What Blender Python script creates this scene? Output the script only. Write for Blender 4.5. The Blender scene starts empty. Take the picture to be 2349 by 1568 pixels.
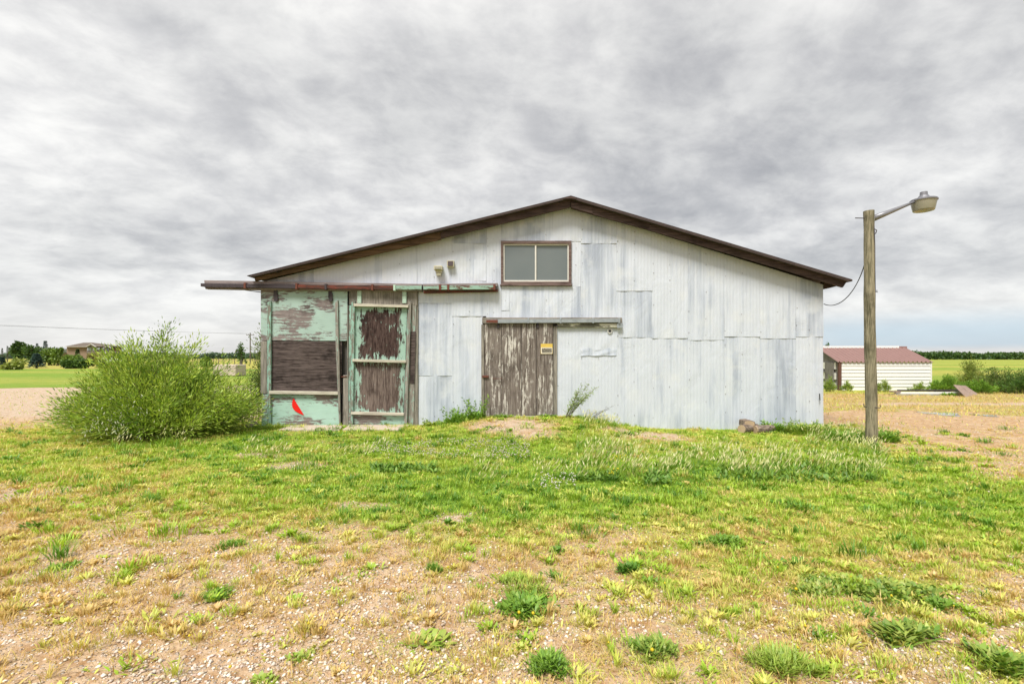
import bpy, math, random
import numpy as np
from mathutils import Vector
R = math.radians
random.seed(7)
rng = np.random.default_rng(7)
S = bpy.context.scene
C = S.collection

# ---------------------------------------------------------------- camera, sky, sun, exposure
F = 1109.4          # focal length in units of a 2349 wide picture
HZ = 819.0          # horizon row
EYE = 1.5
cam = bpy.data.cameras.new('camera'); co = bpy.data.objects.new('camera', cam); C.objects.link(co)
co.location = (0, 0, EYE); co.rotation_euler = (R(90), 0, 0)
cam.sensor_width = 36; cam.lens = 36 * F / 2349; cam.shift_y = (HZ - 784) / 2349
cam.clip_start = .05; cam.clip_end = 9000
S.camera = co
SUN_EL, SUN_AZ = R(57), R(205)      # azimuth clockwise from +Y
w = bpy.data.worlds.new('World'); S.world = w; w.use_nodes = True
S.view_settings.view_transform = 'Standard'; S.view_settings.look = 'None'
S.view_settings.gamma = 1; S.view_settings.exposure = 1.8
sl = bpy.data.lights.new('sun', 'SUN'); sl.energy = 1.5; sl.angle = R(20); sl.color = (1, .965, .9)
so = bpy.data.objects.new('sun', sl); C.objects.link(so)
sd = Vector((math.sin(SUN_AZ) * math.cos(SUN_EL), math.cos(SUN_AZ) * math.cos(SUN_EL), math.sin(SUN_EL)))
so.rotation_euler = sd.to_track_quat('Z', 'Y').to_euler(); so.location = (0, -5, 12)

class NT:
    """little node helper"""
    def __init__(s, tree): s.t = tree; tree.nodes.clear()
    def n(s, typ, **kw):
        nd = s.t.nodes.new(typ)
        for k, v in kw.items():
            if k.startswith('_'): setattr(nd, k[1:], v)
            else: s.set(nd, k, v)
        return nd
    def set(s, nd, k, v):
        i = nd.inputs[int(k[1:])] if (k[0] == 'i' and k[1:].isdigit()) else nd.inputs[k.replace('0', ' ')]
        if isinstance(v, bpy.types.NodeSocket): s.t.links.new(v, i)
        else: i.default_value = v
    def m(s, op, a, b=0.0, c=None, clamp=False):
        nd = s.n('ShaderNodeMath', _operation=op, _use_clamp=clamp, i0=a, i1=b)
        if c is not None: s.set(nd, 'i2', c)
        return nd.outputs[0]
    def noise(s, vec, scale, detail=4, rough=.55, dist=0.0):
        return s.n('ShaderNodeTexNoise', Vector=vec, Scale=scale, Detail=detail, Roughness=rough, Distortion=dist).outputs[0]
    def mapv(s, vec, sc=(1, 1, 1), loc=(0, 0, 0), rot=(0, 0, 0)):
        return s.n('ShaderNodeMapping', Vector=vec, Scale=sc, Location=loc, Rotation=rot).outputs[0]
    def step(s, v, lo, hi):
        return s.n('ShaderNodeMapRange', _clamp=True, _interpolation_type='SMOOTHSTEP', i0=v, i1=lo, i2=hi).outputs[0]
    def mix(s, f, a, b, mode='MIX'):
        nd = s.n('ShaderNodeMix', _data_type='RGBA', _blend_type=mode, _clamp_factor=True)
        s.set(nd, 'i0', f)
        for k, v in (('i6', a), ('i7', b)):
            s.set(nd, k, v if isinstance(v, bpy.types.NodeSocket) else (*v, 1)[:4])
        return nd.outputs[2]
    def sep(s, v):
        return s.n('ShaderNodeSeparateXYZ', Vector=v).outputs
    def comb(s, x, y, z):
        return s.n('ShaderNodeCombineXYZ', X=x, Y=y, Z=z).outputs[0]

T = NT(w.node_tree)
sky = T.n('ShaderNodeTexSky', _sky_type='NISHITA', _sun_disc=False, _sun_elevation=SUN_EL, _sun_rotation=SUN_AZ)
gen = T.n('ShaderNodeTexCoord').outputs['Generated']
gx, gy, gz = T.sep(gen)
zc = T.m('ADD', T.m('MAXIMUM', gz, 0.0), .30)
u = T.m('DIVIDE', gx, zc); v = T.m('DIVIDE', gy, zc)
pl = T.comb(T.m('SUBTRACT', u, T.m('MULTIPLY', v, .12)), T.m('MULTIPLY', v, 1.05), 0.0)
n1 = T.noise(T.mapv(pl, loc=(5.1, 7.3, .4)), 1.6, 7, .52, .25)
n2 = T.noise(T.mapv(pl, loc=(9.2, 5.1, 2.4), sc=(1.0, 1.1, 1)), 6.0, 8, .60, .2)
n3 = T.noise(T.mapv(pl, loc=(4.2, 3.1, 5.4), rot=(0, 0, .5)), .85, 3, .5, .2)
s_ = T.m('ADD', T.m('ADD', T.m('MULTIPLY', n1, .54), T.m('MULTIPLY', n2, .17)), T.m('MULTIPLY', n3, .37))
elev = T.step(gz, .04, .42)                      # clouds above show their darker bellies, low ones merge to white
s_ = T.m('SUBTRACT', s_, T.m('MULTIPLY', elev, .02))
lt = T.m('SMOOTH_MIN', T.m('MAXIMUM', T.m('DIVIDE', T.m('SUBTRACT', s_, .38), .27), 0.0), 1.0, .25)
cl = T.mix(lt, (1.12, 1.13, 1.16), (2.74, 2.70, 2.62))
cl = T.mix(1.0, cl, T.mix(T.step(n2, .3, .7), (.90, .90, .91), (1.09, 1.09, 1.08)), 'MULTIPLY')
low = T.m('SUBTRACT', 1.0, T.step(gz, .0, .20))
cl = T.mix(T.m('MULTIPLY', low, .62), cl, (2.3, 2.29, 2.3))
# the clear gap low in the north east
az = T.m('ARCTAN2', gx, gy)
gap = T.m('MULTIPLY', T.step(az, .40, .62), T.m('MULTIPLY', T.step(gz, .008, .022), T.m('SUBTRACT', 1.0, T.step(gz, .035, .085))))
gap = T.m('MULTIPLY', gap, T.m('SUBTRACT', 1.0, T.step(az, 1.3, 1.7)))
bl = T.mix(.82, T.n('ShaderNodeVectorMath', _operation='SCALE', i0=sky.outputs[0], i3=.55).outputs[0], (1.25, 1.7, 2.2))
cl = T.mix(T.m('MULTIPLY', gap, .78), cl, bl)
col = T.mix(.96, sky.outputs[0], cl)
bg = T.n('ShaderNodeBackground', Color=col, Strength=.1)
T.n('ShaderNodeOutputWorld', Surface=bg.outputs[0])

# ---------------------------------------------------------------- helpers
def P(x, y, Y): return ((x - 1174.5) * Y / F, Y, EYE - (y - HZ) * Y / F)
def gpt(x, y): Y = F * EYE / (y - HZ); return ((x - 1174.5) * Y / F, Y)

def tag(o, label=None, cat=None, group=None, kind=None):
    if label: o['label'] = label
    if cat: o['category'] = cat
    if group: o['group'] = group
    if kind: o['kind'] = kind
    return o
def wloc(o):
    l = Vector(o.location)
    return l + wloc(o.parent) if o.parent else l
def thing(name, loc, label, cat, group=None):
    o = bpy.data.objects.new(name, None); o.empty_display_size = .2; C.objects.link(o); o.location = loc
    return tag(o, label, cat, group)
def obj(name, vs, fs, m, parent=None, smooth=False, bevel=0, origin=None):
    """vertices are given in world metres"""
    base = wloc(parent) if parent else Vector((0, 0, 0))
    og = Vector(origin) if origin is not None else (base if parent else Vector((0, 0, 0)))
    me = bpy.data.meshes.new(name)
    me.from_pydata([tuple(Vector(p) - og) for p in vs], [], fs); me.materials.append(m)
    if smooth: me.polygons.foreach_set('use_smooth', [True] * len(me.polygons))
    me.update()
    o = bpy.data.objects.new(name, me); C.objects.link(o)
    if parent: o.parent = parent; o.location = og - base
    else: o.location = og
    if bevel:
        b = o.modifiers.new('bevel', 'BEVEL'); b.width = bevel; b.segments = 1; b.limit_method = 'ANGLE'
    return o
class MB:
    def __init__(s): s.v = []; s.f = []
    def add(s, vs, fs):
        k = len(s.v); s.v += [tuple(p) for p in vs]; s.f += [tuple(i + k for i in f) for f in fs]; return s
    def box(s, a, b):
        (x0, y0, z0), (x1, y1, z1) = a, b
        return s.add([(x0, y0, z0), (x1, y0, z0), (x1, y1, z0), (x0, y1, z0), (x0, y0, z1), (x1, y0, z1), (x1, y1, z1), (x0, y1, z1)],
              [(0, 3, 2, 1), (4, 5, 6, 7), (0, 1, 5, 4), (1, 2, 6, 5), (2, 3, 7, 6), (3, 0, 4, 7)])
    def prism(s, pts, Yf, d):
        """outline in picture rows/columns standing at distance Yf, d metres thick behind"""
        n = len(pts); a = [P(x, y, Yf) for x, y in pts]; b = [(p[0], p[1] + d, p[2]) for p in a]
        return s.add(a + b, [tuple(range(n)), tuple(range(2 * n - 1, n - 1, -1))] + [(i, i + n, (i + 1) % n + n, (i + 1) % n) for i in range(n)])
    def rect(s, x0, x1, y0, y1, Yf, d): return s.prism([(x0, y0), (x0, y1), (x1, y1), (x1, y0)], Yf, d)
    def tube(s, pts, r, n=8, cap=True):
        pts = [Vector(p) for p in pts]; rs = r if isinstance(r, (list, tuple)) else [r] * len(pts)
        k = len(s.v)
        for i, p in enumerate(pts):
            d = (pts[min(i + 1, len(pts) - 1)] - pts[max(i - 1, 0)]).normalized()
            up = Vector((0, 0, 1)) if abs(d.z) < .9 else Vector((1, 0, 0))
            a = d.cross(up).normalized(); b = d.cross(a)
            for j in range(n):
                t = 2 * math.pi * j / n
                s.v.append(tuple(p + (a * math.cos(t) + b * math.sin(t)) * rs[i]))
        for i in range(len(pts) - 1):
            for j in range(n):
                s.f.append((k + i * n + j, k + i * n + (j + 1) % n, k + (i + 1) * n + (j + 1) % n, k + (i + 1) * n + j))
        if cap:
            s.f.append(tuple(k + j for j in range(n))[::-1]); s.f.append(tuple(k + (len(pts) - 1) * n + j for j in range(n)))
        return s
    def lathe(s, c, prof, n=20):
        k = len(s.v)
        for r, z in prof:
            for j in range(n):
                t = 2 * math.pi * j / n; s.v.append((c[0] + r * math.cos(t), c[1] + r * math.sin(t), c[2] + z))
        for i in range(len(prof) - 1):
            for j in range(n): s.f.append((k + i * n + j, k + i * n + (j + 1) % n, k + (i + 1) * n + (j + 1) % n, k + (i + 1) * n + j))
        return s
    def build(s, name, m, parent=None, **kw): return obj(name, s.v, s.f, m, parent, **kw)
def rect(name, m, parent, x0, x1, y0, y1, Yf, d, bevel=.003, **kw):
    return MB().rect(x0, x1, y0, y1, Yf, d).build(name, m, parent, bevel=bevel, **kw)
def prism(name, m, parent, pts, Yf, d, bevel=.003, **kw):
    return MB().prism(pts, Yf, d).build(name, m, parent, bevel=bevel, **kw)

# numpy noise
_tab = rng.random((256, 256))
def vnoise(x, y):
    xi = np.floor(x).astype(int); yi = np.floor(y).astype(int); fx = x - xi; fy = y - yi
    fx = fx * fx * (3 - 2 * fx); fy = fy * fy * (3 - 2 * fy)
    a = _tab[xi & 255, yi & 255]; b = _tab[(xi + 1) & 255, yi & 255]; c = _tab[xi & 255, (yi + 1) & 255]; d = _tab[(xi + 1) & 255, (yi + 1) & 255]
    return (a * (1 - fx) + b * fx) * (1 - fy) + (c * (1 - fx) + d * fx) * fy
def fbm(x, y, sc, o=4):
    r = 0; a = .5; t = 0
    for i in range(o): r = r + a * vnoise(x * sc + 17 * i, y * sc + 31 * i); t += a; a *= .5; sc *= 2.03
    return r / t
def sst(a, b, x): t = np.clip((x - a) / (b - a), 0, 1); return t * t * (3 - 2 * t)

# ---------------------------------------------------------------- materials
def mat(name, fn):
    m = bpy.data.materials.new(name); m.use_nodes = True; T = NT(m.node_tree)
    out = T.n('ShaderNodeOutputMaterial'); sh = fn(T); T.t.links.new(sh, out.inputs[0]); return m
def pbsdf(T, col, rough=.8, bump=None, bstr=.3, bdist=.01, metal=0.0, spec=.3):
    kw = {}
    if bump is not None: kw['Normal'] = T.n('ShaderNodeBump', Height=bump, Strength=bstr, Distance=bdist).outputs[0]
    nd = T.n('ShaderNodeBsdfPrincipled', Roughness=rough, Metallic=metal, **kw)
    T.set(nd, 'Base0Color', col if isinstance(col, bpy.types.NodeSocket) else (*col, 1)); nd.inputs['Specular IOR Level'].default_value = spec
    return nd.outputs[0]
def objco(T): return T.n('ShaderNodeTexCoord').outputs['Object']
def rnd(T): return T.n('ShaderNodeObjectInfo').outputs['Random']
def offs(T, vec):
    r = rnd(T); k = T.n('ShaderNodeVectorMath', _operation='ADD', i0=vec, i1=T.comb(T.m('MULTIPLY', r, 37.), T.m('MULTIPLY', r, 11.), T.m('MULTIPLY', r, 23.)))
    return k.outputs[0]
def flat(name, c, rough=.7, metal=0.0, var=.25, scale=12., spec=.3):
    def f(T):
        n = T.noise(offs(T, objco(T)), scale, 4)
        return pbsdf(T, T.mix(T.m('MULTIPLY', n, 1.0), tuple(x * (1 - var) for x in c), tuple(min(1, x * (1 + var)) for x in c)), rough, n, .15, .01, metal, spec)
    return mat(name, f)
def wood(name, dark, light, grain='Z', paint=None, amount=.5, mode='noise', streak=(22, 1.2), bump=.5, stain=.5):
    """weathered wood; grain runs along the axis given; paint flakes off where the mask falls below the threshold"""
    def f(T):
        oc = offs(T, objco(T)); a, b = streak
        sc = {'Z': (a, a, b), 'X': (b, a, a)}[grain]
        v = T.mapv(oc, sc)
        g = T.noise(v, 1.6, 8, .62, .25); g2 = T.noise(v, 5.5, 4, .6)
        blot = T.noise(oc, 2.3, 4, .6)
        gg = T.m('ADD', T.m('MULTIPLY', g, .6), T.m('MULTIPLY', g2, .4))
        c = T.mix(T.step(gg, .34, .64), dark, light)
        c = T.mix(T.m('MULTIPLY', T.step(blot, .5, .72), stain), c, tuple(x * .42 for x in dark))
        h = gg
        if paint:
            flake = T.noise(T.mapv(oc, {'Z': (1, 1, .30), 'X': (.30, 1, 1)}[grain]), 18., 10, .76, .5)
            pm = T.m('ADD', T.m('MULTIPLY', flake, .62), T.m('MULTIPLY', g, .38))
            if mode == 'edge':      # paint survives round the rim, under the battens
                q = T.sep(T.n('ShaderNodeTexCoord').outputs['Generated'])
                ex = T.m('ABSOLUTE', T.m('SUBTRACT', q[0], .5)); ez = T.m('ABSOLUTE', T.m('SUBTRACT', q[2], .5))
                e = T.m('MAXIMUM', T.step(ex, .22, .5), T.m('MULTIPLY', T.step(ez, .28, .5), .8))
                pm = T.m('ADD', pm, T.m('MULTIPLY', T.m('SUBTRACT', e, .45), .20))
                sm = T.noise(T.mapv(oc, (2.2, 2, 1.6)), 2.6, 4, .6, .6); pm = T.m('ADD', pm, T.m('MULTIPLY', T.m('SUBTRACT', sm, .5), .42))
            elif mode == 'patch':
                big = T.noise(T.mapv(oc, {'Z': (1, 1, .6), 'X': (.7, 1, 1.2)}[grain]), 1.9, 3, .5)
                pm = T.m('ADD', pm, T.m('MULTIPLY', T.m('SUBTRACT', big, .5), .75))
            elif mode == 'streak':
                big = T.noise(T.mapv(oc, (6, 6, .7)), 1.4, 5, .6, .3)
                pm = T.m('ADD', T.m('MULTIPLY', pm, .7), T.m('MULTIPLY', big, .34))
            th = .72 - .44 * amount
            k = T.step(pm, th, th + .06)
            pc = T.mix(T.noise(oc, 3.0, 3), tuple(x * .8 for x in paint), tuple(min(1, x * 1.12) for x in paint))
            c = T.mix(k, c, pc); h = T.m('ADD', gg, T.m('MULTIPLY', k, .25))
        return pbsdf(T, c, .85, h, bump, .012, spec=.15)
    return mat(name, f)
MINT = (.36, .54, .45); CREAM = (.58, .55, .44)
M = {}
M['ply_mint'] = wood('weathered_ply_mint', (.13, .105, .10), (.29, .25, .24), 'X', (.36, .48, .43), .54, 'patch', (26, 2.2), .5, .7)
M['ply_bare'] = wood('weathered_ply_dark', (.014, .009, .008), (.14, .108, .10), 'X', None, .5, 'noise', (30, 1.6), stain=.75)
M['ply_low'] = wood('mint_ply', (.15, .12, .11), (.28, .24, .22), 'X', (.38, .55, .47), .60, 'patch', (26, 2.2))
M['door_edge'] = wood('peeling_door_panel', (.016, .008, .007), (.10, .066, .058), 'Z', (.30, .44, .37), .48, 'edge', (14, 2.0), .5, .8)
M['door_low'] = wood('peeling_lower_panel', (.045, .028, .024), (.20, .155, .135), 'Z', (.30, .44, .37), .44, 'edge', (20, 1.6), .5, .8)
M['mint_frame'] = wood('mint_batten', (.13, .12, .10), (.27, .25, .21), 'Z', (.28, .46, .38), .58, 'noise')
M['grey_frame'] = wood('grey_batten', (.14, .13, .115), (.34, .31, .27), 'Z', (.30, .46, .39), .46, 'noise')
M['ledge'] = wood('pale_ledge', (.30, .27, .22), (.62, .58, .48), 'X', (.25, .44, .34), .22, 'noise', stain=.15)
M['top_board'] = wood('grey_top_board', (.15, .12, .12), (.30, .26, .25), 'X', None, stain=.2)
M['plank'] = wood('peeling_white_plank', (.075, .058, .048), (.25, .215, .19), 'Z', (.56, .53, .48), .43, 'streak', (30, 1.3))
M['greywood'] = wood('grey_wood', (.12, .11, .09), (.32, .29, .25), 'Z')
M['greywood_h'] = wood('grey_wood_h', (.12, .11, .09), (.32, .29, .25), 'X', CREAM, .28)
M['peelboard'] = wood('peeling_lower_board', (.06, .06, .045), (.2, .19, .15), 'X', (.62, .6, .5), .52, 'patch')
M['rake'] = wood('dark_fascia', (.028, .019, .017), (.105, .072, .064), 'X', None, streak=(26, 1.2), stain=.5)
M['rake_left'] = wood('brown_fascia', (.035, .022, .014), (.16, .10, .055), 'X', None, streak=(24, 1.0), stain=.6)
M['polewood'] = wood('pole_wood', (.085, .08, .045), (.33, .29, .20), 'Z', None, streak=(26, 1.6), stain=.55, bump=1)
M['slabwood'] = wood('brown_plywood', (.20, .14, .11), (.38, .29, .24), 'X', None)
M['rust'] = flat('rust_brown', (.13, .045, .03), .8, var=.6, scale=30)
M['darkmetal'] = flat('dark_metal', (.05, .04, .045), .6, var=.5, scale=25)
M['red_rail'] = wood('oxide_rail', (.045, .025, .022), (.12, .06, .045), 'X', (.17, .05, .035), .52, 'noise', stain=.6)
M['mint_rail'] = wood('mint_rail', (.07, .03, .022), (.17, .06, .045), 'X', (.28, .43, .35), .66, 'noise', stain=.3)
M['mint_plate'] = flat('pale_mint_plate', (.40, .54, .44), .6, var=.15)
M['steel'] = flat('galvanised_track', (.30, .33, .35), .5, .3, var=.35, scale=9)
M['black'] = flat('black_hole', (.012, .011, .01), .9)
M['glass'] = mat('frosted_glass', lambda T: pbsdf(T, T.mix(T.noise(objco(T), 1.3, 3), (.115, .14, .15), (.165, .185, .185)), .35, spec=.5))
M['whiteframe'] = flat('white_frame', (.62, .60, .55), .6, var=.1)
M['windowwood'] = wood('brown_window_wood', (.07, .045, .04), (.2, .145, .13), 'X')
M['cream'] = flat('cream_metal', (.50, .47, .34), .6, var=.15)
M['brownbox'] = flat('brown_cover', (.085, .065, .07), .6, var=.15)
M['concrete'] = flat('concrete', (.50, .41, .34), .9, var=.18, scale=7)
M['concrete2'] = flat('pale_concrete', (.52, .42, .36), .9, var=.12, scale=3)
M['red'] = flat('red_paint', (.72, .015, .01), .55, var=.08, scale=4)
M['lampgrey'] = flat('lamp_grey_metal', (.23, .23, .25), .45, .5, var=.2)
M['lens'] = mat('lamp_lens', lambda T: pbsdf(T, T.mix(T.noise(objco(T), 9, 3), (.26, .25, .19), (.36, .34, .27)), .3, spec=.5))
M['lensbottom'] = flat('lamp_lens_bottom', (.5, .48, .4), .3)
M['cable'] = flat('cable', (.03, .03, .03), .6)
M['screw'] = flat('screw_head', (.16, .13, .12), .6, var=.4)
M['yellow'] = flat('sign_yellow', (.62, .44, .09), .5, var=.12)
M['signwhite'] = flat('sign_white', (.75, .68, .55), .5, var=.08)
M['signblack'] = flat('sign_black', (.03, .025, .02), .5, var=.08)
M['bark'] = wood('log_bark', (.06, .04, .03), (.30, .24, .19), 'X', None, streak=(14, 5), bump=1)
M['logend'] = flat('log_end', (.42, .31, .20), .9, var=.3, scale=20)

def sheet_fn(T):
    oc = objco(T); o2 = offs(T, oc); r = rnd(T)
    st = T.noise(T.mapv(o2, (7, 7, .45)), 1.0, 5, .62, .25)
    fine = T.noise(T.mapv(o2, (30, 30, .9)), 1.0, 3, .55)
    big = T.noise(T.mapv(o2, (1.3, 1, .55)), 1.3, 3, .5, .4)
    k = T.m('ADD', T.m('ADD', T.m('MULTIPLY', st, .5), T.m('MULTIPLY', big, .4)), T.m('MULTIPLY', fine, .13))
    k = T.m('ADD', k, T.m('MULTIPLY', T.m('SUBTRACT', r, .5), .17))
    c = T.mix(T.step(k, .50, .60), (.545, .58, .645), (.455, .495, .57))
    c = T.mix(T.m('MULTIPLY', T.step(k, .57, .70), .62), c, (.26, .295, .365))
    # warm whitewash bleached blotches and faint grime near the foot
    wv = T.noise(o2, 2.1, 4, .6)
    c = T.mix(T.m('MULTIPLY', T.step(wv, .52, .70), .5), c, (.61, .63, .65))
    c = T.mix(T.m('MULTIPLY', T.step(T.noise(T.mapv(o2, (16, 16, .7), (4, 4, 4)), 1, 4, .7), .66, .76), .28), c, (.42, .40, .38))
    dent = T.noise(T.mapv(o2, (1.6, 1, 1.1)), 1.1, 4, .55, .9)
    return pbsdf(T, c, .42, dent, .45, .05, spec=.45)
M['sheet'] = mat('whitewashed_sheet', sheet_fn)
M['sidewall'] = flat('side_sheet', (.55, .58, .63), .6, var=.1, scale=2)
M['backing'] = flat('wall_backing', (.12, .11, .10), .9)
M['roofing'] = flat('old_roofing', (.055, .04, .036), .9, var=.5, scale=9)

# ---------------------------------------------------------------- terrain
COLS = np.linspace(0, 2349, 11)
ROWS = np.array([900, 925, 960, 990, 1020, 1050, 1080, 1120, 1170, 1220, 1280, 1340, 1400, 1480, 1568.])
COV = np.array([list(map(int, r)) for r in """11355555566
00455555355
25666456411
67768577511
77868867731
67858879952
77878989973
36789999876
44577878887
33445646788
43333446654
33333446563
33333545453
22333344434
22233344445""".split()]) / 9.
LUSH = np.array([list(map(int, r)) for r in """55555555555
44555555444
44566445542
45675556653
55777766653
66767777763
64687798875
45678987777
34568776678
22345445566
22223344545
12222344554
11222344444
11222233344
11122232345""".split()]) / 9.
def bil(G, X, Y):
    Yc = np.maximum(Y, .4); px = np.clip(1174.5 + X * F / Yc, 0, 2348.9); py = np.clip(HZ + EYE * F / Yc, 900, 1567.9)
    cx = px / 234.9; ci = cx.astype(int); fx = cx - ci
    ri = np.clip(np.searchsorted(ROWS, py, 'right') - 1, 0, len(ROWS) - 2); fy = (py - ROWS[ri]) / (ROWS[ri + 1] - ROWS[ri])
    return (G[ri, ci] * (1 - fx) + G[ri, ci + 1] * fx) * (1 - fy) + (G[ri + 1, ci] * (1 - fx) + G[ri + 1, ci + 1] * fx) * fy
BARE = [(*gpt(x, y), rx, ry, k) for x, y, rx, ry, k in ((1165, 995, .75, .55, 1), (1215, 1012, .4, .3, .8), (590, 1043, .35, .18, 1), (680, 1068, .5, .3, .8), (1510, 1005, .7, .4, .7), (1405, 1035, .35, .3, .8), (820, 1160, .35, .14, 1), (30, 1135, .5, .3, 1), (1040, 1190, .2, .2, .5), (1450, 1000, .8, .25, .6))]
BARE[0] = (-.05, 9.1, .75, .45, 1)
def zones(X, Y):
    """cover, lushness and gravel of the ground at world X, Y"""
    X = np.asarray(X, float); Y = np.asarray(Y, float)
    cov = bil(COV, X, Y) * .93; lush = bil(LUSH, X, Y); n = fbm(X, Y, .35) - .5
    gr = np.where(Y < 5, .45, .2) + 0 * X
    Yn = Y + n * 5; L = sst(-4, -6, X); Rr = sst(5, 7, X)
    # left: gravel drive, lawn, hay field
    dl = 1 - sst(25, 27, Yn - .12 * (X + 6)); cl = 1 - dl * .97
    f = sst(10.6, 12.6, Y + n * 2) * L
    cov = cov * (1 - f) + f * cl; gr = gr * (1 - f) + f * dl
    lu = .74 - .30 * sst(58, 66, Yn) + .10 * np.sin(Y * .35); lush = lush * (1 - f) + f * lu
    # right: dirt lane, worn grass, green field
    f = sst(10.8, 12, Y) * Rr
    c2 = .08 + .45 * sst(13.2, 14.2, Yn + n * 3) + .35 * sst(19.5, 21, Y); l2 = .46 + .18 * sst(19.5, 21.5, Y) + .12 * np.sin(Y * .21 + 1)
    strip = np.exp(-((Y - 15.6 - (X - 15) * .10 - n * 2) / .38) ** 2) * sst(10, 13, X)
    c2 = c2 * (1 - .95 * strip * (Y < 21))
    cov = cov * (1 - f) + f * c2; lush = lush * (1 - f) + f * l2; gr = gr * (1 - f) + f * (.25 + .75 * strip) * (1 - sst(20, 22, Y))
    for bx, by, rx, ry, k in BARE:
        g_ = np.exp(-(((X - bx) / rx) ** 2 + ((Y - by) / ry) ** 2) ** 1.5); cov = cov * (1 - k * g_); gr = gr * (1 - g_) + .8 * g_
    return np.clip(cov, 0, 1), np.clip(lush, 0, 1), np.clip(gr, 0, 1)
def hgt(X, Y):
    X = np.asarray(X, float); Y = np.asarray(Y, float)
    base = np.where(X < 1.2, .085, .085 - .075 * sst(1.2, 4, X)) * sst(-7.5, -5, X)
    hf = base + .20 * np.exp(-(np.abs(X - .35) / 1.75) ** 4) + .07 * sst(5.2, 6.3, X) * (1 - sst(7, 9, X))
    s = sst(7.6, 9.75, Y)
    mic = (fbm(X, Y, 1.1) - .5) * .05 + (fbm(X, Y, 5.) - .5) * .045
    return hf * s * (1 - sst(13, 18, Y)) + mic * (1 - .8 * sst(12, 20, Y)) * (1 - .6 * s)
def H1(x, y): return float(hgt(np.array([x]), np.array([y]))[0])

def growing(a0, step, n, k=1.09):
    r = []; a = a0
    while a < n: step *= k; a += step; r.append(a)
    return r
xs = list(np.arange(-13, 13.01, .07)); g = growing(13, .07, 4000); xs = sorted([-q for q in g]) + xs + g
ys = list(np.arange(.8, 12.5, .06)); ys = [-4000, -800, -150, -40, -12, -4, -1, 0, .5] + ys + growing(ys[-1], .06, 5000, 1.05)
GX, GY = np.meshgrid(xs, ys); nx, ny = len(xs), len(ys)
V = np.stack([GX, GY, hgt(GX, GY)], -1).reshape(-1, 3)
idx = np.arange(nx * ny).reshape(ny, nx)
Q = np.stack([idx[:-1, :-1], idx[:-1, 1:], idx[1:, 1:], idx[1:, :-1]], -1).reshape(-1, 4)
def npmesh(name, V, faces, m, cols=None, attrs=None, smooth=False):
    """faces: list of (n,k) index arrays"""
    me = bpy.data.meshes.new(name); me.vertices.add(len(V)); me.vertices.foreach_set('co', V.astype(np.float32).ravel())
    nl = sum(f.size for f in faces); nf = sum(len(f) for f in faces)
    me.loops.add(nl); me.polygons.add(nf)
    me.loops.foreach_set('vertex_index', np.concatenate([f.ravel() for f in faces]).astype(np.int32))
    tot = np.concatenate([np.full(len(f), f.shape[1]) for f in faces]); st = np.concatenate([[0], np.cumsum(tot)[:-1]])
    me.polygons.foreach_set('loop_start', st.astype(np.int32)); me.polygons.foreach_set('loop_total', tot.astype(np.int32))
    if smooth: me.polygons.foreach_set('use_smooth', np.ones(nf, bool))
    me.update(calc_edges=True)
    if cols is not None:
        a = me.attributes.new('tint', 'FLOAT_COLOR', 'POINT'); a.data.foreach_set('color', np.concatenate([cols, np.ones((len(cols), 1))], 1).astype(np.float32).ravel())
    for k, vv in (attrs or {}).items():
        a = me.attributes.new(k, 'FLOAT', 'POINT'); a.data.foreach_set('value', vv.astype(np.float32).ravel())
    me.materials.append(m); return me
def npobj(name, V, faces, m, cols=None, attrs=None, parent=None, smooth=False, origin=None):
    og = np.array(wloc(parent)) if parent else (np.array(origin) if origin is not None else np.zeros(3))
    o = bpy.data.objects.new(name, npmesh(name, V - og, faces, m, cols, attrs, smooth)); C.objects.link(o)
    if parent: o.parent = parent
    else: o.location = og
    return o

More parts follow.
